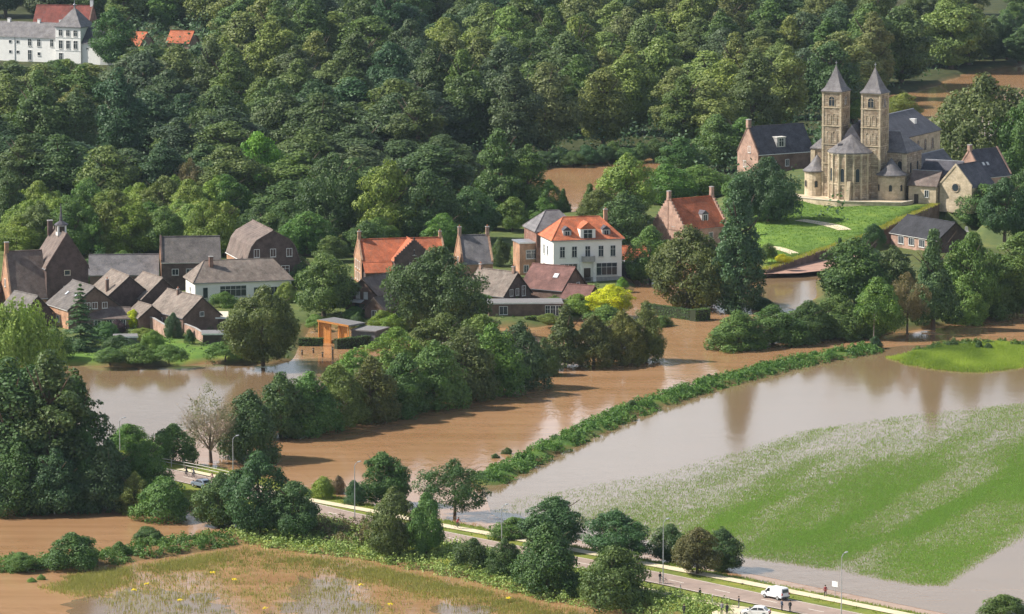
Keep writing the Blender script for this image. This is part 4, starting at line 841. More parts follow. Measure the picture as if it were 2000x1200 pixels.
# ------------------------------------------------------------------ buildings
def basis(face, L, D):
    """origin, along, outward for a wall of a house (ridge along x, 0..L; y -D/2..D/2)"""
    return {'near': (Vector((0, D/2, 0)), Vector((0, -1, 0)), Vector((-1, 0, 0))), 'far': (Vector((L, -D/2, 0)), Vector((0, 1, 0)), Vector((1, 0, 0))),
            'right': (Vector((0, -D/2, 0)), Vector((1, 0, 0)), Vector((0, -1, 0))), 'left': (Vector((L, D/2, 0)), Vector((-1, 0, 0)), Vector((0, 1, 0)))}[face]
def window(parent, o, u, nrm, z, w_, h, arch=False, frame=WHITEF, bars=1, sill=True, glass=GLASS, name='window'):
    """o: point on the wall at the window's middle, at height 0; a frame proud of the wall, a pane set back in it, a sill"""
    Z = Vector((0, 0, 1)); t = .09 if w_ > .5 else .06; mb = MB(); c = o+Z*z
    def bx(a0, a1, z0, z1, d0, d1): mb.obox(c+u*a0+Z*z0+nrm*d0, u*(a1-a0), Z*(z1-z0), nrm*(d1-d0))
    bx(-w_/2-t, -w_/2, -t, h+t, -.04, .10); bx(w_/2, w_/2+t, -t, h+t, -.04, .10); bx(-w_/2, w_/2, -t, 0, -.04, .10)
    if not arch: bx(-w_/2, w_/2, h, h+t, -.04, .10)
    else:
        k = 8; pts = [(math.cos(math.pi*i/k)*w_/2, h-w_/2+math.sin(math.pi*i/k)*w_/2) for i in range(k+1)]; po = [(math.cos(math.pi*i/k)*(w_/2+t), h-w_/2+math.sin(math.pi*i/k)*(w_/2+t)) for i in range(k+1)]
        mb.v.clear(); mb.f.clear(); mb.m.clear()
        bx(-w_/2-t, -w_/2, -t, h-w_/2, -.04, .10); bx(w_/2, w_/2+t, -t, h-w_/2, -.04, .10); bx(-w_/2, w_/2, -t, 0, -.04, .10)
        for i in range(k):
            q = [po[i], po[i+1], pts[i+1], pts[i]]; mb.prism([c+u*a+Z*b_-nrm*.04 for a, b_ in q], [c+u*a+Z*b_+nrm*.10 for a, b_ in q])
    for i in range(1, bars+1): bx(-w_/2+w_*i/(bars+1)-.03, -w_/2+w_*i/(bars+1)+.03, 0, h if not arch else h-w_*.1, -.02, .06)
    if h > 1.6 and bars: bx(-w_/2, w_/2, h*.66-.03, h*.66+.03, -.02, .055)
    fr = mb.build(name, frame, parent); mb = MB()
    if arch:
        k = 8; q = [(-w_/2, 0), (w_/2, 0)]+[(math.cos(math.pi*i/k)*w_/2, h-w_/2+math.sin(math.pi*i/k)*w_/2) for i in range(k+1)]
        mb.prism([c+u*a+Z*b_-nrm*.03 for a, b_ in q], [c+u*a+Z*b_+nrm*.025 for a, b_ in q])
    else: mb.obox(c-u*(w_/2)-nrm*.03, u*w_, Z*h, nrm*.055)
    mb.build('pane', glass, fr)
    if sill: mb = MB(); mb.obox(c-u*(w_/2+.15)-Z*(t+.10)-nrm*.02, u*(w_+.3), Z*.10, nrm*.20); mb.build('sill', SILL, fr)
    return fr
def door(parent, o, u, nrm, z, w_, h, mat):
    Z = Vector((0, 0, 1)); mb = MB(); mb.obox(o-u*(w_/2)-nrm*.03+Z*z, u*w_, Z*h, nrm*.09); d = mb.build('door', mat, parent)
    mb = MB(); mb.obox(o+u*(w_*.3)+nrm*.06+Z*(z+1), u*.12, Z*.05, nrm*.06); mb.build('handle', STEEL, d); return d
def chimney(parent, x, y, zb, zt, s=.55, mat=None, pot=True):
    mb = MB(); mb.box(x-s/2, x+s/2, y-s/2, y+s/2, zb, zt); c = mb.build('chimney', mat or B_BROWN, parent); mb = MB(); mb.box(x-s/2-.07, x+s/2+.07, y-s/2-.07, y+s/2+.07, zt-.02, zt+.13); mb.build('chimney_cap', CEMENT, c)
    if pot: mb = MB(); mb.lathe(x, y, [(.12, zt+.13), (.15, zt+.45), (.11, zt+.5)], 8); mb.build('chimney_pot', plain('terracotta', (.4, .17, .1), .8), c)
def roofslabs(L, prof, ov, th, e0=0.0, e1=0.0):
    """prof: half section from eave (outer) to ridge [(y, z)], y > 0"""
    mb = MB()
    for s in (1, -1):
        out = []; n = len(prof)
        for i, (y, z) in enumerate(prof):
            a = prof[max(i-1, 0)]; b_ = prof[min(i+1, n-1)]; dy, dz = b_[0]-a[0], b_[1]-a[1]; q = math.hypot(dy, dz); out.append((y+dz/q*th, z-dy/q*th))
        (y0, z0), (y1, z1) = prof[0], prof[1]; q = math.hypot(y1-y0, z1-z0); ex = (-(y1-y0)/q*ov, -(z1-z0)/q*ov)
        lo = [(y0+ex[0], z0+ex[1])]+list(prof[1:]); up = [(out[0][0]+ex[0], out[0][1]+ex[1])]+out[1:]; up[-1] = (0, up[-1][1]); lo[-1] = (0, lo[-1][1])
        sec = lo+up[::-1]
        for i in range(n-1):
            qd = [lo[i], lo[i+1], up[i+1], up[i]]
            mb.prism([(-e0, s*y, z) for y, z in qd], [(L+e1, s*y, z) for y, z in qd])
    return mb
HOUSES = {}
def house(name, label, A, zr, ze, th, L, D, wall, roof, g=GV, kind='gable', ov=.4, gov=.3, chim=(), wins=(), doors=(), parapet=(), cat='house', gable=None, hip=None, gutter=True, origin=None, stepped=False, pcap=None):
    p = origin if origin is not None else P(A[0], A[1], g+zr); o = empty(name, (p.x, p.y, g), R(th)); tag(o, label, cat)
    y0, Rr_ = D/2, zr-ze
    if kind == 'gambrel': prof = [(y0, ze), (y0*.80, ze+Rr_*.50), (y0*.62, ze+Rr_*.70), (0, zr)]
    elif kind == 'mansard': prof = [(y0, ze), (0, zr)]
    else: prof = [(y0, ze), (0, zr)]
    mb = MB()
    if kind in ('gable', 'gambrel'):
        sec = [(y0, -.8)]+[(y, z-.03) for y, z in prof]+[(-y, z-.03) for y, z in prof[::-1][1:]]+[(-y0, -.8)]
        mb.prism([(0, y, z) for y, z in sec], [(L, y, z) for y, z in sec])
    else: mb.box(0, L, -y0, y0, -.8, ze)
    wo = mb.build('wall', wall, o)
    if gable:    # near gable in another brick: light and shade painted into wall colours
        mb = MB(); mb.prism([(-.03, y, z) for y, z in sec], [(-.005, y, z) for y, z in sec]); mb.build('gable_wall', gable, o)
    if kind in ('gable', 'gambrel'):
        e0 = 0 if 'near' in parapet else gov; e1 = 0 if 'far' in parapet else gov
        ro_ = roofslabs(L, prof, ov, .16, e0, e1).build('roof', roof, o)
        mb = MB(); mb.tube([(-e0+.02, 0, zr+.17), (L+e1-.02, 0, zr+.17)], .13, 6); mb.build('ridge_cap', roof, ro_)
        for pe in parapet:
            x0, x1 = (-.12, .28) if pe == 'near' else (L-.28, L+.12); mb = MB()
            if stepped:
                st = 9
                for i in range(st):
                    for s in (1, -1):
                        ya, yb = y0*(1-i/st)+.15, y0*(1-(i+1)/st)+.15; zt = ze+Rr_*(i+1)/st+.42; mb.box(x0, x1, min(s*ya, s*yb), max(s*ya, s*yb), ze-.5, zt+random.uniform(0, .01))
                mb.box(x0+.01, x1-.01, -.16, .16, zr-.4, zr+1.1)
            else:
                for s in (1, -1): mb.prism([(x0, s*(y0+.1), ze-.15), (x0, s*(y0+.1), ze+.45), (x0, 0, zr+.55), (x0, 0, zr-.1)], [(x1, s*(y0+.1), ze-.15), (x1, s*(y0+.1), ze+.45), (x1, 0, zr+.55), (x1, 0, zr-.1)])
            mb.build('parapet_gable', pcap or wall, o)
        if gutter:
            for s in (1, -1): mb = MB(); mb.tube([(-e0, s*(y0+ov*.72), ze-ov*.6), (L+e1, s*(y0+ov*.72), ze-ov*.6)], .09, 6); mb.build('gutter', ZINC if gutter is True else gutter, o)
        if 'near' not in parapet and kind == 'gable':
            for s in (1, -1): mb = MB(); q = [(s*(y0+ov*.6), ze-.42), (s*(y0+ov*.6), ze-.16), (0, zr+.02), (0, zr-.26)]; mb.prism([(-gov-.04, y, z) for y, z in q], [(-gov, y, z) for y, z in q]); mb.build('barge_board', DARKWOOD, ro_)
    else:
        hi = hip if hip is not None else y0; a, c = -ov, L+ov; b0 = y0+ov; mb = MB(); zl = ze-.12
        r0, r1 = Vector((hi, 0, zr)), Vector((L-hi, 0, zr)); q = [Vector((a, -b0, zl)), Vector((c, -b0, zl)), Vector((c, b0, zl)), Vector((a, b0, zl))]
        up = [v+Vector((0, 0, .16)) for v in q]
        mb.poly([up[0], up[1], r1, r0]); mb.poly([up[2], up[3], r0, r1]); mb.poly([up[1], up[2], r1]); mb.poly([up[3], up[0], r0]); mb.poly(q[::-1])
        for i in range(4): mb.poly([q[i], q[(i+1) % 4], up[(i+1) % 4], up[i]])
        ro_ = mb.build('roof', roof, o); mb = MB(); mb.tube([r0, r1], .12, 6); mb.build('ridge_cap', roof, ro_)
        for (cx_, cy_, rr) in ((a, -b0, r0), (a, b0, r0), (c, -b0, r1), (c, b0, r1)): mb = MB(); mb.tube([(cx_, cy_, zl+.18), rr], .09, 5); mb.build('hip_cap', roof, ro_)
        mb = MB(); mb.box(a-.06, c+.06, -b0-.06, -b0, zl-.03, zl+.1); mb.build('gutter', ZINC, o)
    for cdef in chim: chimney(o, *cdef)
    for wdef in wins:
        f, u_, z, w_, h = wdef[:5]; kw = wdef[5] if len(wdef) > 5 else {}; oo, uu, nn = basis(f, L, D); window(o, oo+uu*u_, uu, nn, z, w_, h, **kw)
    for f, u_, w_, h, m_ in doors: oo, uu, nn = basis(f, L, D); door(o, oo+uu*u_, uu, nn, 0, w_, h, m_)
    HOUSES[label] = o; o['dims'] = 0; del o['dims']
    return o
def dormer(parent, x, y, z, w_, h, d, roof, wall=WHITEF, dirn=-1, gab=True, name='dormer', zt=None):
    """a dormer on a slope facing dirn*y: front at y, running back d"""
    mb = MB(); yb = y-dirn*d; mb.box(x-w_/2, x+w_/2, min(y, yb), max(y, yb), z, z+h); dm = mb.build(name, wall, parent)
    mb = MB(); r = w_*.45 if gab else .18
    if gab: mb.prism([(x-w_/2-.12, y+dirn*.15, z+h), (x+w_/2+.12, y+dirn*.15, z+h), (x, y+dirn*.15, z+h+r)], [(x-w_/2-.12, yb, z+h), (x+w_/2+.12, yb, z+h), (x, yb, z+h+r)])
    else: mb.box(x-w_/2-.15, x+w_/2+.15, min(y, yb)-.15, max(y, yb)+.1, z+h, z+h+r)
    mb.build('dormer_roof', roof, dm)
    u = Vector((1, 0, 0)) if dirn < 0 else Vector((-1, 0, 0)); window(dm, Vector((x, y, 0)), u, Vector((0, dirn, 0)), z+.2, w_*.55, h-.4, sill=False)
    return dm
def skylight(parent, x, y, z, nrm, w_=.8, h=1.0, glass=None):
    nrm = Vector(nrm).normalized(); u = Vector((1, 0, 0)); v = nrm.cross(u); c = Vector((x, y, z)); mb = MB(); mb.obox(c-u*w_/2-v*h/2, u*w_, v*h, nrm*.14); s = mb.build('skylight', ZINC, parent); mb = MB(); mb.obox(c-u*w_*.4-v*h*.4+nrm*.12, u*w_*.8, v*h*.8, nrm*.04); mb.build('pane', glass or SKYGL, s)
SKYGL = plain('skylight_glass', (.55, .58, .6), .15)
def roofpt(side, x, t, D, ze, zr, lift=.17): # point on a gable slope, t from eave 0 to ridge 1; side +1 left -1 right
    return (x, side*D/2*(1-t), ze+(zr-ze)*t+lift), (0, side*(zr-ze), D/2)
W1 = (1.0, 1.4)
# --- left part of the village
h1 = house('brick_school', 'tall dark brick gabled building with a little bell turret at left', (131,459), 16, 9, 107, 13.5, 8.9, B_DARK, T_BROWN, chim=[(12.4, 1.0, 14.5, 17.6, 1.0, B_DARK, False)], parapet=('near',), pcap=B_DARK,
  wins=[('near', 4.4, 7.6, 1.1, .9, {'bars': 0, 'frame': CREAM}), ('near', 4.6, 2.2, 2.0, 3.0, {'bars': 3}), ('near', 2.0, 1.0, .9, 1.4), ('near', 7.2, 1.0, .9, 1.4), ('left', 2.0, 6.6, .8, 1.3)], cat='building')
mb = MB(); mb.box(5.0, 6.9, -.95, .95, 15.2, 17.4); tr = mb.build('bell_turret', plain('turret_white', (.7, .7, .68), .6), h1)
mb = MB(); mb.lathe(5.95, 0, [(1.55, 17.4), (1.5, 17.6), (.35, 18.3), (.06, 22.0)], 8); mb.build('turret_roof', SLATE, tr)
for s, (fy, fx) in enumerate(((-1, 0), (0, -1), (1, 0))): mb = MB(); mb.box(5.95-.55 if fx == 0 else 4.93, 5.95+.55 if fx == 0 else 5.0, (.95 if fy > 0 else -1.02) if fx == 0 else -.55, (1.02 if fy > 0 else -.95) if fx == 0 else .55, 16.0, 17.2); mb.build('louvre', DARKWOOD, tr)
og = h1.location; rr = h1.rotation_euler.z
def world(ho, x, y, z=0): a = ho.rotation_euler.z; return Vector((ho.location.x+math.cos(a)*x-math.sin(a)*y, ho.location.y+math.sin(a)*x+math.cos(a)*y, ho.location.z+z))
wp = world(h1, 5.2, 4.45)-Vector((math.cos(R(17))*7.7, math.sin(R(17))*7.7, 0))
house('school_wing', 'steep brown-roofed wing with lit brick gable left of the bell turret', None, 12.2, 3.0, 17, 7.6, 10.6, B_ORANGE, T_BROWN, origin=wp, parapet=('near',), chim=[(.35, 0, 12, 14.2, .8, B_ORANGE, False)], wins=[('right', 3.5, .8, 1.3, 1.2), ('right', 6, .8, 1.0, 1.2), ('near', 5.3, 5.0, .9, 1.5)], cat='building')
house('hip_house', 'brown hipped roof cut by the left picture edge', (-6,530), 8, 3.4, 150, 9, 10, B_ORANGE, T_BROWN, kind='hip', hip=3.5, wins=[('near', 3, 1, 1, 1.3)])
house('small_gable_house', 'small grey-roofed gable house above the weeping willow', (73,579), 6.3, 2.9, 125, 9.3, 7, B_DARK, T_GREY, wins=[('near', 3.4, 2.9, 1.0, 1.0), ('near', 2, .7, 1, 1.2)])
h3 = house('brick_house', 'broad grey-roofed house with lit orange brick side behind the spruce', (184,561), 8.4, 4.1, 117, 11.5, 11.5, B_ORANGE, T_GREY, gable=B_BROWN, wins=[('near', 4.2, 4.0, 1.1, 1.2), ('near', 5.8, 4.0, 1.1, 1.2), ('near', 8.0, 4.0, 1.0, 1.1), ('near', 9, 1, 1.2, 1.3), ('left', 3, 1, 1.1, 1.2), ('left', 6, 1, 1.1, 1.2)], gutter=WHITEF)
for x, t in ((3, .55), (7.5, .5)): q, nn = roofpt(1, x, t, 11.5, 4.1, 8.4); skylight(h3, *q, nn)
house('low_extension', 'low brown-roofed extension with white windows right of the spruce', (172,602), 4.2, 2.5, 3, 8.4, 6.5, B_BROWN, T_BROWN, g=.9, wins=[('right', 2.0, .6, 1.3, 1.5), ('right', 4.4, .6, 1.0, 1.6), ('right', 5.8, .6, 1.0, 1.6), ('right', 7.2, .6, .9, 1.6)])
h4 = house('gable_house', 'house with blank dark brick gable and a chimney, left of a pair', (252,540), 9.0, 4.9, 112, 12, 9.6, B_DARK, T_TAN, chim=[(2.6, 3.9, 5.6, 8.2, .6)], wins=[('left', 4, 2.0, .9, 1.1)])
house('gable_house', 'house with dark gable right of the pair, beside the white house', (317,544), 8.5, 4.5, 115, 11, 8.8, B_DARK, T_TAN, wins=[('near', 4.0, 1.6, 1.6, 1.8, {'bars': 2}), ('near', 6.5, 1.2, 1, 1.3)])
house('barn_house', 'weathered brown-roofed gable house below the white house', (394,581), 7.0, 3.2, 122, 14.5, 8.6, B_BROWN, T_TAN, wins=[('left', 5, .8, 1, 1.2), ('left', 9, .8, 1, 1.2), ('near', 4.3, 3.2, .8, .8)], chim=[(9, .6, 6.2, 7.7, .45)])
house('outbuilding', 'small tan-roofed outbuilding beside the yellow climber', (296,598), 4.8, 2.6, 118, 6.5, 5.6, B_BROWN, T_TAN, g=1.0)
house('long_barn', 'long low grey weathered roof behind the gable pair', (176,499), 7, 3.4, 3, 14.6, 10, B_BROWN, SLATE_L, wins=[('right', 6, 1, 1.2, 1.2)])
house('roadside_house', 'dark grey-roofed house with lit brick end left of the gambrel roof', (313,464), 11, 6.2, 6, 12.6, 9, B_DARK, T_GREY, gable=B_ORANGE, gutter=WHITEF, parapet=('near',), wins=[('right', 3, 3.4, 1.3, 1.2), ('right', 6.5, 3.4, 2.2, 1.2, {'bars': 2}), ('right', 10, 3.4, 1.3, 1.2)])  # dark brick paints the shaded front, orange the sunlit end
h10 = house('gambrel_house', 'large house with curved brown gambrel roof and brick gable', (533,451), 12.6, 5.9, 106, 19, 11.8, B_ORANGE, T_BROWN, kind='gambrel', gable=B_DARK, gutter=WHITEF, ov=.3,
  wins=[('near', 2.3, 7.0, 1.1, 1.6), ('near', 5.9, 7.0, 1.1, 1.6), ('near', 9.5, 7.0, 1.1, 1.6), ('near', 2.3, 3.2, 1.1, 1.7), ('near', 5.9, 3.2, 1.1, 1.7), ('near', 8.6, 3.2, 1.6, 1.7), ('near', 5.9, .4, 1.1, 1.6), ('left', 12, 4.0, 1, 1), ('left', 7, 4.0, 1, 1)])
pw_ = P(381,553,GV+4.2); h11 = house('white_house', 'white rendered house with low brown hipped roof', None, 8.3, 4.2, 15, 20.8, 10, WHITE, T_TAN, kind='hip', hip=3.0, ov=.5, origin=pw_+Vector((-math.sin(R(15))*5, math.cos(R(15))*5, 0)), chim=[(4.2, -1.4, 6.6, 9.2, .8, B_RED, False)],
  wins=[('right', 2.2, .9, 1.0, 2.2, {'bars': 0}), ('right', 8.2, 1.1, 5.6, 2.2, {'bars': 4}), ('right', 17.5, 1.2, 2.6, 1.6, {'bars': 2}), ('near', 5, 1.8, .9, .9, {'bars': 0}), ('right', 13.5, 1.2, 1.6, 1.6)])
# flat annex, shed and garden wall
def flatbox(name, label, A, z, th, L, D, wall, roof, cat, g=GV, wins=(), ovh=.25, thk=.25):
    p = P(A[0], A[1], g+z); o = tag(empty(name, (p.x, p.y, g), R(th)), label, cat); mb = MB(); mb.box(0, L, 0, D, -.9, z-thk); mb.build('wall', wall, o)
    mb = MB(); mb.box(-ovh, L+ovh, -ovh, D+ovh, z-thk, z); r_ = mb.build('roof', roof, o, bevel=.02); mb = MB(); mb.box(-ovh-.02, L+ovh+.02, -ovh-.05, -ovh-.001, z-thk-.02, z+.06); mb.build('fascia', WHITEF, r_)
    for u_, zz, w_, h, kw in wins: window(o, Vector((u_, 0, 0)), Vector((1, 0, 0)), Vector((0, -1, 0)), zz, w_, h, **kw)
    return o
flatbox('flat_annex', 'flat cream-gravelled annex roof beside the barn house', (358,621), 2.9, 4, 9, 9, B_DARK, GRIT, 'building', .9, [(3, .8, 1.4, 1.2, {})])
flatbox('garden_shed', 'grey-roofed low shed at the lawn', (396,652), 2.6, 4, 5.2, 5, DARKWOOD, FLATR, 'shed', .8)
flatbox('garden_shed', 'dark little shed hidden among shrubs by the water', (224,658), 2.4, 6, 4.4, 4, plain('grey_boards', (.12, .125, .13), .7), FLATR, 'shed', .8, [(2.2, .9, 1, .9, {})])
def gwall(label, pts, z, h, mat, th=.35, name='garden_wall'):
    line = [P(a, b_, z) for a, b_ in pts]; o = tag(empty(name, line[0]), label, 'wall')
    for i in range(len(line)-1):
        a, b_ = line[i]-line[0], line[i+1]-line[0]; t = (b_-a).normalized(); nn = Vector((-t.y, t.x, 0)); mb = MB(); mb.obox(a-nn*th/2+Vector((0, 0, -.8)), b_-a, nn*th, Vector((0, 0, h+.8))); s_ = mb.build('wall_section', mat, o)
        mb = MB(); mb.obox(a-nn*(th/2+.06)+Vector((0, 0, h)), b_-a, nn*(th+.12), Vector((0, 0, .1))); mb.build('coping', CEMENT, s_)
    return o
gwall('pink brick garden wall below the outbuilding', [(276,640),(300,646),(326,662)], .9, 2.6, B_PINK)
gwall('pink brick garden wall left of the grey shed', [(362,656),(382,664),(398,674)], .8, 2.4, B_PINK)
# --- centre
h12 = house('timbered_house', 'small brown house with two white windows and canopy below the orange roofs', (708,545), 7.4, 3.7, 60, 9.5, 8.4, B_BROWN, T_BROWN, chim=[(1.5, 3.6, 3.8, 7.0, .55)], wins=[('near', 3.1, 3.3, .8, 1.3, {'bars': 0, 'glass': WHITEF}), ('near', 5.0, 3.3, .8, 1.3, {'bars': 0, 'glass': WHITEF}), ('near', 3.6, .6, 2.4, 1.6, {'frame': plain('maroon_frame', (.16, .03, .03), .6)})])
mb = MB(); mb.prism([(-1.4, 4.1, 2.5), (-1.4, -.4, 2.5), (0, -.4, 2.9), (0, 4.1, 2.9)], [(-1.4, 4.1, 2.62), (-1.4, -.4, 2.62), (0, -.4, 3.02), (0, 4.1, 3.02)]); mb.build('canopy', WHITEF, h12)
house('porch_wing', 'little gabled wing at the front of the timbered house', (731,583), 4.4, 2.3, 60, 4.5, 4.6, B_BROWN, T_BROWN, g=1.1, cat='building', wins=[('near', 2.3, .5, 1.0, 1.3)])
h13 = house('orange_roof_house', 'long orange-tiled house with lit left gable', (699,469), 9.4, 5.2, 12, 18.6, 9, B_DARK, T_ORANGE, parapet=('near', 'far'), chim=[(.3, 0, 9.3, 11.2, .7, B_ORANGE), (18.2, 0, 9.3, 10.8, .6, B_ORANGE)], gable=B_ORANGE, pcap=B_ORANGE,  # shade of the front put into dark brick, sun on the gable into orange
  wins=[('near', 2.2, 3.3, .9, 1.6), ('near', 4.5, 3.3, .9, 1.6), ('near', 6.8, 3.3, .9, 1.6), ('near', 2.2, .8, .9, 1.6), ('near', 4.5, .8, .9, 1.6), ('near', 6.8, .8, .9, 1.6), ('right', 16, 2.4, 1, 1.4)])
mb = MB(); mb.prism([(.2, -4.6, 5.0), (.2, -7.4, 2.9), (.2, -7.4, 3.1), (.2, -4.6, 5.2)], [(6.6, -4.6, 5.0), (6.6, -7.4, 2.9), (6.6, -7.4, 3.1), (6.6, -4.6, 5.2)]); mb.build('lower_roof', T_ORANGE, h13)
mb = MB(); mb.box(.4, 6.4, -7.0, -4.48, -.8, 3.0); mb.build('lean_to', B_DARK, h13)
cg = world(h13, 11.0, -7.6); hx = house('cross_gable', 'dark stepped cross gable in the middle of the orange roofs', None, 9.5, 5.6, 102, 8.4, 8.4, B_DARK, T_ORANGE, origin=cg, parapet=('near',), stepped=True, wins=[('near', 4.2, 2.6, 2.0, 2.4, {'bars': 2}), ('near', 4.2, 6.8, .7, 1.0, {'bars': 0})], cat='building')
house('grey_house', 'small steep grey-roofed house with chimneys at both ends', (895,461), 9.4, 3.9, 12, 6.8, 9, B_ORANGE, SLATE_L, parapet=('near', 'far'), chim=[(.3, 0, 9.3, 11.3, .7, B_PINK), (6.5, 0, 9.3, 11.2, .7, B_PINK)], wins=[('near', 4.5, 3.5, .9, 1.3)])
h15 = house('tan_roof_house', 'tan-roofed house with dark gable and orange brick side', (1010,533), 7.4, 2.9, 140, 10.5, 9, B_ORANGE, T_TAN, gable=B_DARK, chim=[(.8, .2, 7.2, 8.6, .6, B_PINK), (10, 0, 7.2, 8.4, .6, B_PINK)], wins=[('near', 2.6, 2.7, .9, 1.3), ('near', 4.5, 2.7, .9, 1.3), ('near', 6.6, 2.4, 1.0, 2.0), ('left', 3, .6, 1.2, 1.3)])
h16 = house('maroon_roof_house', 'maroon-tiled house with grey-brown gable right of the tan roof', (1122,523), 8.0, 3.7, 145, 10.5, 9.4, B_BROWN, T_RED, wins=[('near', 3.0, 3.4, 1.0, 1.3), ('near', 6.0, 3.4, 1.0, 1.3), ('near', 3.4, .5, 1.8, 1.6)])
q, nn = roofpt(1, 3.2, .55, 9.4, 3.7, 8.0); skylight(h16, *q, nn, 1.2, 1.2, WHITEF)
flatbox('flat_extension', 'long flat grey-roofed extension with white glazing', (955,592), 3.0, 3, 15.2, 6.5, B_BROWN, FLATR, 'building', 1.0, [(12.2, .3, .9, 2.0, {}), (13.3, .3, .9, 2.0, {}), (14.4, .3, .9, 2.0, {}), (3, .6, 1.6, 1.6, {})])
house('maroon_outbuilding', 'low maroon-roofed outbuilding left of the yellow tree', (1160,560), 5.0, 2.6, 150, 6, 6.5, B_BROWN, T_RED, g=1.0)
# white villa
VT = 14; pv = P(1081,470,GV+9.2); vo = pv+Vector((-math.sin(R(VT))*5.6, math.cos(R(VT))*5.6, 0)); VL, VD = 15.4, 11.2
villa = house('white_villa', 'white three-storey villa with orange hipped roof and dormers', None, 13.6, 9.2, VT, VL, VD, WHITE, T_ORANGE, kind='hip', hip=3.6, ov=.55, origin=vo, chim=[(13.6, 1.5, 11, 14.8, .8, B_ORANGE)],
  wins=[('right', x, 5.4, 1.05, 2.3, {}) for x in (2.0, 4.7, 7.7, 10.7, 13.4)]+[('right', 12.0, 1.3, 4.6, 2.6, {'bars': 3}), ('right', 3.4, 1.3, 3.8, 2.6, {'bars': 3}), ('near', 3.2, 5.4, 1.0, 2.0, {}), ('near', 6.2, 5.4, 1.0, 2.0, {}), ('near', 3.2, 1.4, 1.0, 2.0, {}), ('near', 6.2, 1.4, 1.0, 2.0, {})], doors=[('right', 7.6, 1.5, 2.9, DARKWOOD)])
mb = MB(); mb.box(-.12, VL+.12, -VD/2-.12, VD/2+.12, 8.75, 9.0); mb.build('cornice', WHITEF, villa); mb = MB(); mb.box(-.06, VL+.06, -VD/2-.06, VD/2+.06, -.7, .9); mb.build('plinth', CEMENT, villa)
for x in (6.2, 9.2): mb = MB(); mb.box(x-.35, x+.35, -VD/2-.5, -VD/2-.065, -.6, 4.4); mb.build('pilaster', WHITEF, villa)
mb = MB(); mb.box(6.3, 9.1, -VD/2-1.2, -VD/2-.1, 4.4, 4.65); bal = mb.build('balcony', CEMENT, villa); mb = MB()
mb.box(6.3, 9.1, -VD/2-1.2, -VD/2-1.12, 4.65, 5.6); mb.box(6.3, 6.38, -VD/2-1.12, -VD/2-.1, 4.65, 5.6); mb.box(9.02, 9.1, -VD/2-1.12, -VD/2-.1, 4.65, 5.6); mb.build('railing', CEMENT, bal)
dormer(villa, 7.7, -VD/2-.15, 8.9, 3.4, 2.6, 4, T_ORANGE, WHITE)
dormer(villa, 3.3, -VD/2+.7, 9.7, 1.8, 1.5, 2.6, SLATE, CEMENT); dormer(villa, 12.1, -VD/2+.7, 9.7, 1.8, 1.5, 2.6, SLATE, CEMENT)
av = world(villa, -4.6, 0); flatbox('brick_annex', 'orange brick flat annex at the left of the white villa', (1015,474), 7.2, VT, 5.2, 6, B_ORANGE, ZINC, 'building', GV, [(2.6, 3.6, 2.2, 1.8, {}), (1.5, .6, 1, 1.5, {})])
house('grey_backhouse', 'grey-roofed house hidden behind the white villa', (1045,437), 13.6, 9.6, 14, 10, 11, B_RED, SLATE_L, kind='hip', hip=3.5, origin=world(villa, -.5, 13))
house('orange_outbuilding', 'little orange-roofed outbuilding right of the white villa', (1214,482), 5.4, 3.0, 12, 5.2, 7, B_PINK, T_ORANGE, g=1.0, wins=[('right', 2.0, .8, .9, 1.2)])
flatbox('dark_garage', 'dark flat garage between villa and flooded yard', (1199,512), 3.0, 6, 6, 6, DARKWOOD, FLATR, 'building', .9)
gp = P(1200,540,.4); go = tag(empty('white_gate', gp, R(-10)), 'white rectangular gate frame by the flooded yard', 'gate')
for nm, q in (('post', (0, .28, 0, .28, -.8, 2.6)), ('post', (3.1, 3.38, 0, .28, -.8, 2.6)), ('beam', (0, 3.38, -.01, .29, 2.6, 2.9))): mb = MB(); mb.box(*q); mb.build(nm, WHITEF, go, bevel=.02)
# step-gabled house
h17 = house('step_gabled_house', 'pink brick house with stepped gable and bright orange roof', (1306,391), 11.4, 5.2, 36, 12.6, 11, B_PINK, T_ORANGE, g=1.1, parapet=('near', 'far'), stepped=True, chim=[(.1, 0, 11.4, 13.4, .8, B_PINK, False), (12.5, 0, 11.4, 13.6, .8, B_PINK, False)], wins=[('near', 3.6, 5.6, .8, 1.3), ('near', 7.4, 5.6, .8, 1.3), ('right', 4, 2.4, 1, 1.5), ('right', 8, 2.4, 1, 1.5)])
dormer(h17, 7.2, -4.4, 6.2, 1.9, 1.9, 2.4, SLATE, CEMENT)
# black-roofed hall
h18 = house('black_roof_hall', 'low brick hall with black roof below the chapel', (1865,436), 6.6, 3.0, 122, 18, 9.6, B_PINK, BLACK_T, g=1.2, gable=B_DARK, gutter=WHITEF, cat='building', wins=[('left', 4, .8, 2.0, 1.6, {'bars': 2}), ('left', 8, .8, 2.0, 1.6, {'bars': 2}), ('left', 12, .8, 2.0, 1.6, {'bars': 2})])
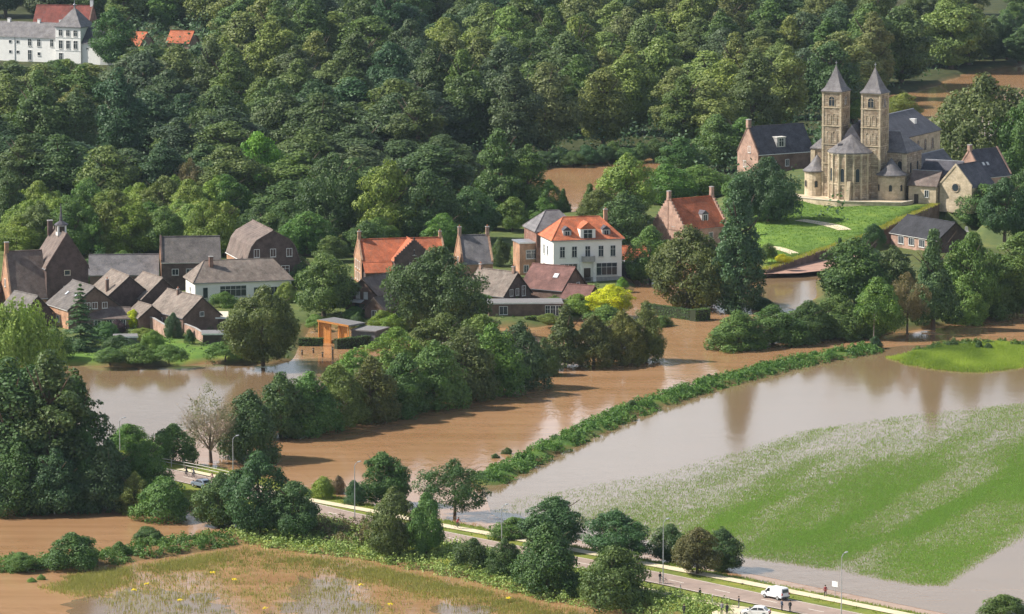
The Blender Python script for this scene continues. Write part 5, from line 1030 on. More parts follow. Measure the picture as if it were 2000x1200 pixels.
# wooden shelter
sp_ = P(621,672,-.2); so_ = tag(empty('wooden_shelter', sp_, R(-24)), 'orange timber shelter with flat roof standing in the flood', 'shelter')
mb = MB(); mb.prism([(0, -.3, 4.6), (0, 7.5, 4.2), (0, 7.5, 4.5), (0, -.3, 4.95)], [(7.0, -.3, 3.9), (7.0, 7.5, 3.5), (7.0, 7.5, 3.8), (7.0, -.3, 4.2)]); mb.build('roof', FLATR, so_)
mb = MB(); mb.box(7.0, 12.3, 1, 7, -.5, 3.0); mb.build('side_shed', plain('grey_boards', (.12, .125, .13), .7), so_); mb = MB(); mb.box(6.95, 12.6, .7, 7.3, 3.0, 3.25); mb.build('shed_roof', FLATR, so_)
for x in (.25, .77, 1.29, 1.81, 2.33, 4.3, 4.82, 5.34, 5.86): mb = MB(); mb.box(x, x+.48, .32, .42, -.5, 4.35-.1*x); mb.build('plank', WOOD, so_)
for x, y in ((.05, 0), (6.7, 0), (.05, 3.9), (2.6, .0), (4.6, .0)): mb = MB(); mb.box(x, x+.2, y, y+.2, -.8, 4.55-.1*x); mb.build('post', WOOD, so_)
mb = MB(); mb.prism([(0, -.34, 4.55), (0, -.34, 4.98), (7, -.34, 4.24), (7, -.34, 3.86)], [(0, -.31, 4.55), (0, -.31, 4.98), (7, -.31, 4.24), (7, -.31, 3.86)]); mb.build('fascia', WOOD, so_)
for x in np.arange(.12, 3.8, .52): mb = MB(); mb.box(.08, .16, x, x+.48, -.5, 4.5); mb.build('plank', WOOD, so_)
# fence posts in the flood
for i, (px, py, lab) in enumerate([(568,690,'dark mooring post at the left of the flooded path'),(590,694,'second dark post in the flooded path'),(612,690,'third dark post in the flooded path'),(650,704,'tall dark post in front of the trimmed hedge'),(630,698,'short dark post left of the tall post')]):
    o = tag(empty('wooden_post', P(px, py, 0)), lab, 'post'); mb = MB(); mb.lathe(0, 0, [(.16, -1), (.15, 2.6 if i == 3 else 1.0), (.05, 2.75 if i == 3 else 1.1)], 8); mb.build('shaft', DARKWOOD, o); mb = MB(); mb.lathe(0, 0, [(.18, 2.2 if i == 3 else .7), (.18, 2.35 if i == 3 else .8)], 8); mb.build('band', STEEL, o)
# --- houses by the church
h19 = house('rectory', 'brick house with slate roof and white dormer left of the church', (1461,249), 11.5, 5.0, 33, 17.0, 9.0, B_BROWN, SLATE, g=5.2, gable=B_PINK, parapet=('near',), chim=[(.2, 0, 11.4, 13.4, 1.0, B_PINK, False)], wins=[('near', 5.2, 5.2, 1.0, 1.5), ('near', 3.2, 1.4, 1, 1.5), ('right', 5, 1.6, 1, 1.6), ('right', 9, 1.6, 1, 1.6)], gutter=WHITEF)
dormer(h19, 7.6, -3.9, 6.4, 2.6, 2.4, 3, plain('dormer_lead', (.62, .6, .55), .6), CEMENT, gab=False)
house('stone_chapel', 'pale stone chapel with a round window beside the church', (1867,324), 10.4, 5.6, 54, 10, 8.8, STONE2, SLATE, g=5.6, parapet=('near',), cat='chapel')
ck = HOUSES['pale stone chapel with a round window beside the church']; mb = MB(); cen = Vector((-.02, 0, 5.4)); k = 14
for i in range(k):
    a, b_ = 2*math.pi*i/k, 2*math.pi*(i+1)/k; q = [(1.15*math.cos(a), 1.15*math.sin(a)), (1.15*math.cos(b_), 1.15*math.sin(b_)), (.9*math.cos(b_), .9*math.sin(b_)), (.9*math.cos(a), .9*math.sin(a))]
    mb.prism([(-.16, y, 5.2+z) for y, z in q], [(.05, y, 5.2+z) for y, z in q])
rw = mb.build('round_window', STONE, ck); mb = MB(); mb.prism([(-.15, .9*math.cos(2*math.pi*i/k), 5.2+.9*math.sin(2*math.pi*i/k)) for i in range(k)], [(.03, .9*math.cos(2*math.pi*i/k), 5.2+.9*math.sin(2*math.pi*i/k)) for i in range(k)]); mb.build('pane', GLASS, rw)
house('sexton_house', 'brick house with parapet gables and slate roof right of the chapel', (1893,295), 11, 5.0, 40, 9.6, 9.6, B_PINK, SLATE, g=6.0, parapet=('near', 'far'), gutter=WHITEF, chim=[(.2, 0, 11, 12.4, .9, B_PINK, False)], wins=[('right', 3, 1.6, 1, 1.6), ('right', 6.5, 1.6, 1, 1.6), ('near', 4.8, 5.5, .8, 1.4)])
h20 = HOUSES['brick house with parapet gables and slate roof right of the chapel']
for x in (2.2, 3.6): q, nn = roofpt(-1, x, .45, 9.6, 5.0, 11); skylight(h20, *q, nn, .8, 1.0, WHITEF)

# ------------------------------------------------------------------ the twin-towered church
church = tag(empty('basilica', CO, CR), 'twin-towered stone church with slate spires on the green hill', 'church')
def tower(x0, nm='tower'):
    S_ = 4.9; mb = MB(); mb.box(x0, x0+S_, 0, S_, -.6, 26.0); t = mb.build(nm, STONE, church)
    for z in (8.6, 13.2, 17.6, 22.0, 25.6): mb = MB(); mb.box(x0-.14, x0+S_+.14, -.14, S_+.14, z, z+.26); mb.build('string_course', STONE2, t)
    for f in range(4):
        for q in (0, 1):
            u0 = -.10+q*(S_-.5)+(.0 if q == 0 else .2); mb = MB()
            ox = [(x0+u0, -.10, .5, .10), (x0+S_, u0, .10, .5), (x0+u0, S_, .5, .10), (x0-.10, u0, .10, .5)][f]; mb.box(ox[0], ox[0]+ox[2], ox[1], ox[1]+ox[3], -.3, 25.6); mb.build('corner_pilaster', STONE2, t)
    cx, cy_ = x0+S_/2, S_/2; mb = MB(); e = S_/2+.35; prof = [(e, 25.86), (e, 26.05), (S_/2*.84, 26.9), (S_/2*.46, 29.0), (.06, 32.0)]
    i0 = 0
    for k, (r, z) in enumerate(prof): mb.v += [(cx-r, cy_-r, z), (cx+r, cy_-r, z), (cx+r, cy_+r, z), (cx-r, cy_+r, z)]
    for k in range(len(prof)-1):
        for j in range(4): q = (j+1) % 4; mb.f.append([4*k+j, 4*k+q, 4*k+4+q, 4*k+4+j]); mb.m.append(0)
    mb.f.append([0, 1, 2, 3][::-1]); mb.m.append(0); mb.f.append([4*len(prof)-4+j for j in range(4)]); mb.m.append(0)
    sp0 = mb.build('spire', SLATE_L, t); mb = MB(); mb.tube([(cx, cy_, 31.8), (cx, cy_, 33.1)], .05, 5); mb.box(cx-.3, cx+.3, cy_-.04, cy_+.04, 32.6, 32.7); mb.build('cross', STEEL, sp0)
    X, Y = Vector((1, 0, 0)), Vector((0, 1, 0))
    for o_, u, nn in ((Vector((cx, 0, 0)), X, -Y), (Vector((x0+S_, cy_, 0)), Y, X)):
        window(t, o_, u, nn, 22.5, 1.5, 2.3, arch=True, frame=STONE2, bars=1, sill=False)
        for dx in (-.75, .75):
            window(t, o_+u*dx, u, nn, 18.2, .95, 2.4, arch=True, frame=STONE2, bars=0, sill=False, glass=STONE, name='blind_arch')
            window(t, o_+u*dx, u, nn, 13.8, .95, 2.6, arch=True, frame=STONE2, bars=0, sill=False, glass=STONE, name='blind_arch')
            window(t, o_+u*dx, u, nn, 9.4, .95, 2.8, arch=True, frame=STONE2, bars=0, sill=False, glass=STONE, name='blind_arch')
tower(-.2); tower(9.9)
# choir, nave, transept
def gabled(nm, x0, x1, y0, y1, ze, zr, axis, wall, roof, hip0=0, hip1=0, ov=.35):
    """box with a roof whose ridge runs along axis; hip0/hip1 inset the ridge ends"""
    mb = MB(); mb.box(x0, x1, y0, y1, -.6, ze); wl = mb.build(nm, wall, church); mb = MB(); cx, cy_ = (x0+x1)/2, (y0+y1)/2
    if axis == 'y': r0, r1 = Vector((cx, y0-(.2 if not hip0 else -hip0), zr)), Vector((cx, y1+(.2 if not hip1 else -hip1), zr))
    else: r0, r1 = Vector((x0-(.2 if not hip0 else -hip0), cy_, zr)), Vector((x1+(.2 if not hip1 else -hip1), cy_, zr))
    q = [Vector((x0-ov, y0-ov, ze-.1)), Vector((x1+ov, y0-ov, ze-.1)), Vector((x1+ov, y1+ov, ze-.1)), Vector((x0-ov, y1+ov, ze-.1))]; up = [v+Vector((0, 0, .2)) for v in q]
    if axis == 'y': mb.poly([up[1], up[2], r1, r0]); mb.poly([up[3], up[0], r0, r1]); mb.poly([up[0], up[1], r0]); mb.poly([up[2], up[3], r1])
    else: mb.poly([up[0], up[1], r1, r0]); mb.poly([up[2], up[3], r0, r1]); mb.poly([up[1], up[2], r1]); mb.poly([up[3], up[0], r0])
    mb.poly(q[::-1])
    for i in range(4): mb.poly([q[i], q[(i+1) % 4], up[(i+1) % 4], up[i]])
    rf = mb.build('roof', roof, wl); mb = MB(); mb.tube([r0, r1], .12, 6); mb.build('ridge_cap', ZINC, rf); return wl
X_, Y_ = Vector((1, 0, 0)), Vector((0, 1, 0))
nave = gabled('nave', 1.2, 13.4, 4.55, 41, 13.6, 18.8, 'y', STONE2, SLATE, 0, 2.5)
for y in (18, 22.5, 27, 31.5, 36): window(nave, Vector((13.4, y, 0)), Y_, X_, 9.6, 1.2, 2.6, arch=True, frame=STONE, bars=1, sill=False)
q = Vector((10.2, 31, 16.3)); mb = MB(); mb.box(9.6, 11.0, 30.4, 31.8, 15.4, 17.1); dn = mb.build('roof_hatch', WHITEF, nave)
tran = gabled('transept', -5, 19.6, 4.7, 14.2, 11.6, 16.2, 'x', STONE, SLATE_L, 3.6, 3.6)
for x in (-3.4, 18.0): window(tran, Vector((x, 4.7, 0)), X_, -Y_, 7.2, 1.1, 2.4, arch=True, frame=STONE2, bars=0, sill=False)
for y in (7.4, 11.6): window(tran, Vector((19.6, y, 0)), Y_, X_, 6.6, 1.1, 2.6, arch=True, frame=STONE2, bars=0, sill=False)
for x in (-5, 18.7):
    mb = MB(); mb.box(x-.12, x+1.02, 4.45, 4.695, -.3, 11.2); mb.build('buttress', STONE2, tran)
aisle = gabled('side_aisle', 13.35, 18.2, 14.25, 37, 6.4, 9.4, 'y', STONE2, SLATE)
for y in (17, 21.5, 26, 30.5, 35): window(aisle, Vector((18.2, y, 0)), Y_, X_, 2.4, 1.0, 2.2, arch=True, frame=STONE, bars=1, sill=False)
# choir gable between the towers and the apse
mb = MB(); mb.box(4.55, 10.05, .3, 4.5, -.6, 13.4); choir = mb.build('choir', STONE, church)
mb = MB(); mb.prism([(3.9, .2, 13.3), (10.7, .2, 13.3), (7.3, .2, 18.2)], [(3.9, 6.5, 13.3), (10.7, 6.5, 13.3), (7.3, 6.5, 18.2)]); mb.build('roof', SLATE, choir)
AR = 5.3; K = 10; mb = MB(); ang = [math.pi+math.pi*i/ (K-1) for i in range(K)]; ring = [(7.3+AR*math.cos(a), .25+AR*math.sin(a)) for a in ang]
mb.prism([(x, y, -.8) for x, y in ring], [(x, y, 11.8) for x, y in ring]); apse = mb.build('apse', STONE, church)
ringo = [(7.3+(AR+.4)*math.cos(a), .25+(AR+.4)*math.sin(a)) for a in ang]; mb = MB()
n_ = len(ringo); ap = Vector((7.3, .28, 16.0)); mb.v = [(x, y, 11.7) for x, y in ringo]+[(x, y, 11.95) for x, y in ringo]+[tuple(ap)]
for i in range(n_-1): mb.f += [[i, i+1, n_+i+1, n_+i], [n_+i, n_+i+1, 2*n_]]; mb.m += [0, 0]
mb.f += [list(range(n_))[::-1], [0, n_, 2*n_, 2*n_-1, n_-1]]; mb.m += [0, 0]; ar = mb.build('roof', SLATE_L, apse)
mb = MB(); mb.box(5.2, 6.2, -3.1, -1.9, 12.6, 13.9); mb.build('roof_dormer', SLATE, ar)
for i in range(K-1):
    a = (ang[i]+ang[i+1])/2; rr_ = AR*math.cos(math.pi/(K-1)/2); nn = Vector((math.cos(a), math.sin(a), 0)); uu = Vector((-math.sin(a), math.cos(a), 0)); c_ = Vector((7.3, .25, 0))+nn*rr_
    if i in (2, 4, 6): window(apse, c_, uu, nn, 5.0, .95, 3.2, arch=True, frame=STONE2, bars=0, sill=False)
    else: window(apse, c_, uu, nn, 5.0, .7, 3.0, arch=True, frame=STONE2, bars=0, sill=False, glass=STONE, name='blind_arch')
    e_ = Vector((7.3+AR*math.cos(ang[i]), .25+AR*math.sin(ang[i]), 0)); mb = MB(); mb.lathe(e_.x, e_.y, [(.30, -.7), (.30, 10.9), (.42, 11.3), (.42, 11.69)], 8); mb.build('pilaster', STONE2, apse)
for z in (4.3, 11.3):
    mb = MB(); r2 = [(7.3+(AR+.16)*math.cos(a), .25+(AR+.16)*math.sin(a)) for a in ang]; mb.prism([(x, y, z) for x, y in r2], [(x, y, z+.25) for x, y in r2]); mb.build('string_course', STONE2, apse)
mb = MB(); mb.prism([(8.6, -6.3, -.6), (9.5, -6.3, -.6), (9.5, -4.6, -.6), (8.6, -4.6, -.6)], [(8.6, -5.4, 5.2), (9.5, -5.4, 5.2), (9.5, -4.6, 5.2), (8.6, -4.6, 5.2)]); mb.build('buttress', STONE2, apse)
def turret(cx, cy_, r, ze, zt):
    mb = MB(); mb.lathe(cx, cy_, [(r, -.8), (r, ze)], 20); t = mb.build('round_chapel', STONE2, church)
    mb = MB(); mb.lathe(cx, cy_, [(r+.45, ze-.05), (r+.45, ze+.15), (r*.72, ze+1.1), (r*.35, ze+2.6), (.05, zt)], 20); mb.build('roof', SLATE_L, t)
    mb = MB(); mb.lathe(cx, cy_, [(r+.15, ze-.5), (r+.15, ze-.2)], 20); mb.build('string_course', STONE, t)
    for a in (R(-128), R(-70), R(-20)): nn = Vector((math.cos(a), math.sin(a), 0)); window(t, Vector((cx, cy_, 0))+nn*(r-.02), Vector((-nn.y, nn.x, 0)), nn, 2.9, .7, 1.5, arch=True, frame=STONE, bars=0, sill=False)
turret(-2.4, 2.2, 3.0, 6.6, 10.4); turret(16.9, 2.0, 3.3, 6.6, 10.6)
sac = gabled('sacristy', 21.2, 28.2, 2.5, 9, 4.2, 7.6, 'x', STONE2, T_BROWN, 0, 0)
window(sac, Vector((25.8, 2.5, 0)), X_, -Y_, 1.6, .9, 1.6); door(sac, Vector((23.2, 2.5, 0)), X_, -Y_, 0, 1.1, 2.2, DARKWOOD)
lk = gabled('link_building', 20.0, 29.5, 12.5, 20, 5.6, 9.0, 'x', STONE2, SLATE, 0, 0)
# terrace and retaining wall
tr = [(-7.5, 1.2), (-6.6, -4), (.5, -6.6), (7.3, -8.2), (14, -7.0), (22.2, -4.4), (23, 1)]; tz = [ch(x, y) for x, y in tr]
to = tag(empty('terrace_wall', CO, CR), 'low curved stone terrace wall at the foot of the church', 'wall')
mb = MB(); mb.prism([(x, y, -2.5) for x, y in tr], [(x, y, .75) for x, y in tr]); mb.build('wall_body', STONE2, to)
for i in range(len(tr)-1):
    a, b_ = Vector((*tr[i], .75)), Vector((*tr[i+1], .75)); t = (b_-a).normalized(); nn = Vector((-t.y, t.x, 0)); mb = MB(); mb.obox(a-nn*.15, (b_-a)*.995, nn*.5, Vector((0, 0, .14))); mb.build('coping', plain('pale_coping', (.55, .5, .42), .8), to)
rwp = [(1828,399,6.6),(1795,413,6.0),(1760,428,5.4),(1730,443,4.8),(1700,458,4.2),(1650,474,3.5),(1600,490,2.9),(1545,509,2.3),(1490,528,1.7)]
rp = [P(*q) for q in rwp]; wo_ = tag(empty('retaining_wall', rp[0]), 'dark sloping retaining wall along the right edge of the church lawn', 'wall')
for i in range(len(rp)-1):
    a, b_ = rp[i]-rp[0], rp[i+1]-rp[0]; nn = Vector((rp[-1].y-rp[0].y, -(rp[-1].x-rp[0].x), 0)).normalized(); nn = nn if nn.x > 0 else -nn; q = [a-nn*.8, b_-nn*.8, b_+nn*.9, a+nn*.9]
    mb = MB(); mb.prism([Vector((v.x, v.y, .2-rp[0].z)) for v in q], [v+Vector((0, 0, .12)) for v in q]); mb.build('wall_section', B_BROWN, wo_)
g9 = np.random.default_rng(77); LW = []
for i in range(len(rp)-1):
    for _ in range(260): t = g9.uniform(); v = rp[i].lerp(rp[i+1], t); LW.append((v.x+g9.normal(0, .5), v.y+g9.normal(0, .5), v.z+.12))
LW = np.array(LW); stuffgrass('crest_grass', 'yellow uncut grass along the crest of the retaining wall', LW[:, 0], LW[:, 1], LW[:, 2], .35, .08, (.34, .33, .06), 31)
# gravestones by the chapel
GS = [(1850,418),(1858,421),(1868,419),(1878,422),(1888,418),(1862,426),(1874,428)]
for i, (px, py) in enumerate(GS+[(1962,398),(1970,402),(1980,396),(1990,400),(1998,394),(1986,408)]):
    p = P(px, py, 5.2); p.z = gz(p.x, p.y); o = tag(empty('gravestone', p, R(random.uniform(-20, 20))), 'small pale gravestone below the stone chapel' if i < len(GS) else 'small pale gravestone at the right edge of the graveyard', 'gravestone', 'gravestones below the chapel' if i < len(GS) else 'gravestones at the right edge')
    mb = MB(); hh = random.uniform(.9, 1.4); mb.prism([(-.4, -.08, -.3), (.4, -.08, -.3), (.4, -.08, hh*.75), (.2, -.08, hh), (-.2, -.08, hh), (-.4, -.08, hh*.75)], [(-.4, .08, -.3), (.4, .08, -.3), (.4, .08, hh*.75), (.2, .08, hh), (-.2, .08, hh), (-.4, .08, hh*.75)]); mb.build('slab', plain('pale_granite', (.6, .58, .55), .6), o); mb = MB(); mb.box(-.55, .55, -.9, .25, -.3, .12); mb.build('base', CEMENT, o)

# ------------------------------------------------------------------ the white manor in the wood
mz = 1.0; mo = P(109, 124, mz); man = tag(empty('white_manor', mo, R(-24)), 'white manor with slate roofs and square pavilion in the wood', 'manor')
def mbox(nm, x0, x1, y0, y1, z1, mat=WHITE): mb = MB(); mb.box(x0, x1, y0, y1, -1, z1); return mb.build(nm, mat, man)
wing = mbox('wing', -24, -.02, 1.5, 11, 8.0)
mb = MB(); mb.prism([(-24, 1.1, 7.9), (-24, 11.4, 7.9), (-24, 6.2, 12.6)], [(.2, 1.1, 7.9), (.2, 11.4, 7.9), (.2, 6.2, 12.6)]); mb.build('roof', SLATE_L, wing)
for x in (-17.6, -14.8): window(wing, Vector((x, 1.5, 0)), X_, -Y_, 5.9, .9, .9, bars=0, sill=False); window(wing, Vector((x, 1.5, 0)), X_, -Y_, 2.6, .9, .9, bars=0, sill=False)
for x in (-10.4, -7.0, -2.2): window(wing, Vector((x, 1.5, 0)), X_, -Y_, 5.2, 1.2, 2.2)
window(wing, Vector((-10.4, 1.5, 0)), X_, -Y_, .6, 1.3, 3.2); window(wing, Vector((-7.0, 1.5, 0)), X_, -Y_, 2.2, 1.0, 1.0, bars=0)
for x in (-15.9, -.35): mb = MB(); mb.tube([(x, 1.4, 0), (x, 1.4, 7.8)], .09, 5); mb.build('drainpipe', STEEL, wing)
for x in (-20.5, -9.4, -1.4): chimney(wing, x, 6.2, 12.2, 13.5, .9, WHITE, False)
pav = mbox('pavilion', 0, 9.2, 0, 9.2, 11.8)
mb = MB(); mb.lathe(4.6, 4.6, [(7.1, 11.75), (7.1, 12.0), (4.6, 13.8), (1.2, 17.0), (.35, 17.6), (.3, 18.4)], 4, math.pi/4); pr_ = mb.build('roof', SLATE_L, pav); mb = MB(); mb.lathe(4.6, 4.6, [(.12, 18.3), (.5, 18.8), (.12, 19.2), (.05, 20.6)], 8); mb.build('finial', ZINC, pr_)
for x in (1.9, 4.6, 7.3): window(pav, Vector((x, 0, 0)), X_, -Y_, 9.0, 1.3, 1.9); window(pav, Vector((x, 0, 0)), X_, -Y_, 4.9, 1.3, 2.6)
window(pav, Vector((1.9, 0, 0)), X_, -Y_, .6, 1.3, 2.8)
for z in (4.2, 8.4, 11.5): mb = MB(); mb.box(-.1, 9.3, -.1, 9.3, z, z+.2); mb.build('string_course', WHITEF, pav)
rt = mbox('right_range', 9.22, 16, .8, 10, 6.8); mb = MB(); mb.prism([(9.2, .3, 6.7), (9.2, 10.4, 6.7), (9.2, 5.4, 12.0)], [(16.4, .3, 6.7), (16.4, 10.4, 6.7), (15, 5.4, 10.4)]); mb.build('roof', SLATE, rt); window(rt, Vector((11.2, .8, 0)), X_, -Y_, 4.8, .6, .6, bars=0, sill=False)
mb = MB(); mb.prism([(15.9, .8, -1), (20, 1.5, -1), (20, 2.2, -1), (15.9, 1.6, -1)], [(15.9, .8, 5.6), (20, 1.5, 2.6), (20, 2.2, 2.6), (15.9, 1.6, 5.6)]); mb.build('curved_wall', WHITE, rt)
bm_ = P(28, 60, mz+9); house('red_roof_barn', 'long dark red tiled roof behind the white manor', None, 16.5, 9, -12, 19, 12, B_RED, T_OLDRED, g=mz, origin=world(man, -20, 24), parapet=('far',), chim=[(18.6, 0, 16.3, 18.4, .9, WHITE, False)], gutter=False)
house('forest_house', 'orange-roofed house half hidden by trees right of the manor', (287,64), 8, 4, 150, 10, 9, B_PINK, T_ORANGE, g=mz)
house('forest_house', 'second orange roof peeping from the wood farther right', (378,62), 7.5, 4, 160, 8, 8, B_PINK, T_ORANGE, g=mz)
# ------------------------------------------------------------------ street furniture, vehicles, people
def lamp(px, py, toppy, label, z=1.2, side=1):
    p = P(px, py, z); m = mpp(p); H = (py-toppy)*m/cp; o = tag(empty('street_lamp', p, R(60 if side > 0 else -120)), label, 'street lamp')
    mb = MB(); mb.tube([(0, 0, -.8), (0, 0, 1.0), (0, 0, H)], [.10, .09, .055], 8); mb.build('pole', STEEL, o); mb = MB(); mb.tube([(0, 0, H-.1), (.5, 0, H+.25), (1.3, 0, H+.35)], .045, 6); a = mb.build('arm', STEEL, o)
    mb = MB(); mb.prism([(1.1, -.15, H+.3), (1.9, -.11, H+.33), (1.9, .11, H+.33), (1.1, .15, H+.3)], [(1.1, -.1, H+.45), (1.85, -.07, H+.42), (1.85, .07, H+.42), (1.1, .1, H+.45)]); mb.build('lamp_head', plain('lamp_grey', (.5, .52, .53), .4), a)
    return o
for q in [(693,1018,908,'street lamp standing between road and river at centre left'),(1295,1142,1020,'tall street lamp beside the person with a bicycle'),(1643,1214,1086,'faint street lamp near the white sign at lower right'),(455,912,857,'street lamp at the right end of the bridge'),(234,878,822,'street lamp behind the round bush left of the bridge'),(980,1058,992,'slim street lamp beyond the road before the field')]: lamp(*q)
WP = plain('white_car_paint', (.74, .75, .76), .25, var=.02, spec=.5); BP = plain('blue_car_paint', (.16, .2, .26), .3, var=.03, spec=.5); DP = plain('dark_car_paint', (.05, .055, .07), .3, var=.03, spec=.5)
CG = plain('car_glass', (.02, .025, .03), .05, spec=.6); TY = plain('tyre_rubber', (.02, .02, .02), .8); RED = plain('tail_light', (.4, .02, .02), .3); HL = plain('head_light', (.75, .76, .78), .15); BUMP = plain('grey_plastic', (.07, .07, .075), .6)
def vehicle(name, label, p, rz, paint, van):
    o = tag(empty(name, p, rz), label, 'van' if van else 'car'); hw = .88
    if van: low = [(-2.15, .35), (-2.2, .75), (-2.17, 1.05), (1.1, 1.05), (2.0, .95), (2.17, .7), (2.12, .35)]; up = [(-2.16, 1.06), (-2.05, 1.78), (-1.7, 1.86), (.55, 1.82), (.95, 1.62), (1.42, 1.06)]
    else: low = [(-2.05, .35), (-2.1, .7), (-2.0, .92), (-1.5, .95), (.8, .92), (1.7, .82), (2.05, .62), (2.05, .35)]; up = [(-1.75, .94), (-1.25, 1.38), (-.4, 1.46), (.25, 1.40), (.95, .93)]
    mb = MB(); mb.prism([(x, -hw, z) for x, z in low], [(x, hw, z) for x, z in low]); body = mb.build('body', paint, o, bevel=.09)
    mb = MB(); mb.prism([(x, -hw+.04+(z-.95)*.13, z) for x, z in up], [(x, hw-.04-(z-.95)*.13, z) for x, z in up]); mb.build('cabin', paint, o, bevel=.07)
    def glass(nm, pts): mb = MB(); mb.prism(pts[0], pts[1]); mb.build(nm, CG, o)
    for s in (1, -1):
        yb = lambda z: s*(hw-.04-(z-.95)*.13+.012); ya = lambda z: s*(hw-.04-(z-.95)*.13-.03)
        sets = [[(.35, 1.12), (.35, 1.62), (.75, 1.58), (1.18, 1.12)]] if van else [[(-.35, 1.0), (-.35, 1.36), (.2, 1.33), (.72, 1.0)], [(-1.4, 1.0), (-1.1, 1.32), (-.45, 1.36), (-.45, 1.0)]]
        for q in sets: glass('side_window', ([(x, ya(z), z) for x, z in q], [(x, yb(z), z) for x, z in q]))
    fr = ((1.38, 1.10), (.99, 1.58)) if van else ((.93, .97), (.33, 1.37)); glass('windscreen', ([(fr[0][0], -.7, fr[0][1]), (fr[0][0], .7, fr[0][1]), (fr[1][0], .62, fr[1][1]), (fr[1][0], -.62, fr[1][1])], [(fr[0][0]+.04, -.7, fr[0][1]+.04), (fr[0][0]+.04, .7, fr[0][1]+.04), (fr[1][0]+.04, .62, fr[1][1]+.04), (fr[1][0]+.04, -.62, fr[1][1]+.04)]))
    rr_ = ((-2.16, 1.15), (-2.08, 1.62)) if van else ((-1.72, 1.0), (-1.32, 1.34)); glass('rear_window', ([(rr_[0][0]-.03, -.62, rr_[0][1]), (rr_[0][0]-.03, .62, rr_[0][1]), (rr_[1][0]-.03, .56, rr_[1][1]), (rr_[1][0]-.03, -.56, rr_[1][1])], [(rr_[0][0]+.06, -.62, rr_[0][1]), (rr_[0][0]+.06, .62, rr_[0][1]), (rr_[1][0]+.06, .56, rr_[1][1]), (rr_[1][0]+.06, -.56, rr_[1][1])]))
    for x in (-1.35, 1.35):
        for s in (1, -1):
            mb = MB(); k = 14; mb.prism([(x+.32*math.cos(2*math.pi*i/k), s*(hw-.14), .32+.32*math.sin(2*math.pi*i/k)) for i in range(k)], [(x+.32*math.cos(2*math.pi*i/k), s*(hw+.03), .32+.32*math.sin(2*math.pi*i/k)) for i in range(k)]); wl = mb.build('wheel', TY, o)
            mb = MB(); mb.prism([(x+.2*math.cos(2*math.pi*i/k), s*(hw+.0), .32+.2*math.sin(2*math.pi*i/k)) for i in range(k)], [(x+.2*math.cos(2*math.pi*i/k), s*(hw+.045), .32+.2*math.sin(2*math.pi*i/k)) for i in range(k)]); mb.build('rim', STEEL, wl)
    for s in (1, -1):
        zz = .95 if van else .74; mb = MB(); mb.box(-2.24 if van else -2.13, -2.12 if van else -2.0, min(s*.62, s*.84), max(s*.62, s*.84), zz-.15, zz+.15); mb.build('tail_light', RED, o)
        mb = MB(); mb.box(1.98, 2.14, min(s*.5, s*.8), max(s*.5, s*.8), .66, .8); mb.build('headlight', HL, o); mb = MB(); mb.box(.95, 1.15, min(s*.86, s*1.04), max(s*.86, s*1.04), 1.0, 1.15); mb.build('wing_mirror', BUMP, o)
    mb = MB(); mb.box(-2.26 if van else -2.15, -2.1 if van else -2.0, -.84, .84, .34, .55); mb.build('bumper', BUMP, o, bevel=.03); mb = MB(); mb.box(2.06, 2.2, -.8, .8, .32, .55); mb.build('bumper', BUMP, o, bevel=.03)
def road_dir(px):
    a, b_ = P(px-40, 0, 0), None; xs_ = [PX(q.x, q.y, q.z)[0] for q in ROADC]; i = max(1, min(len(ROADC)-1, int(np.searchsorted(xs_, px)))); d = ROADC[i]-ROADC[i-1]; return math.atan2(d.y, d.x)
vehicle('delivery_van', 'white panel van driving along the road', P(1514,1169,1.30), road_dir(1514)+math.pi, WP, True)
vehicle('white_car', 'white car at the bottom edge of the picture', P(1476,1203,1.29), R(168), WP, False)
vehicle('parked_car', 'dark car parked on the brick square below the church', P(1645,513,1.02), R(15), DP, False)
vehicle('blue_car', 'blue-grey car on the bridge road behind the trees', P(394,952,1.30), road_dir(394)+math.pi, BP, False)

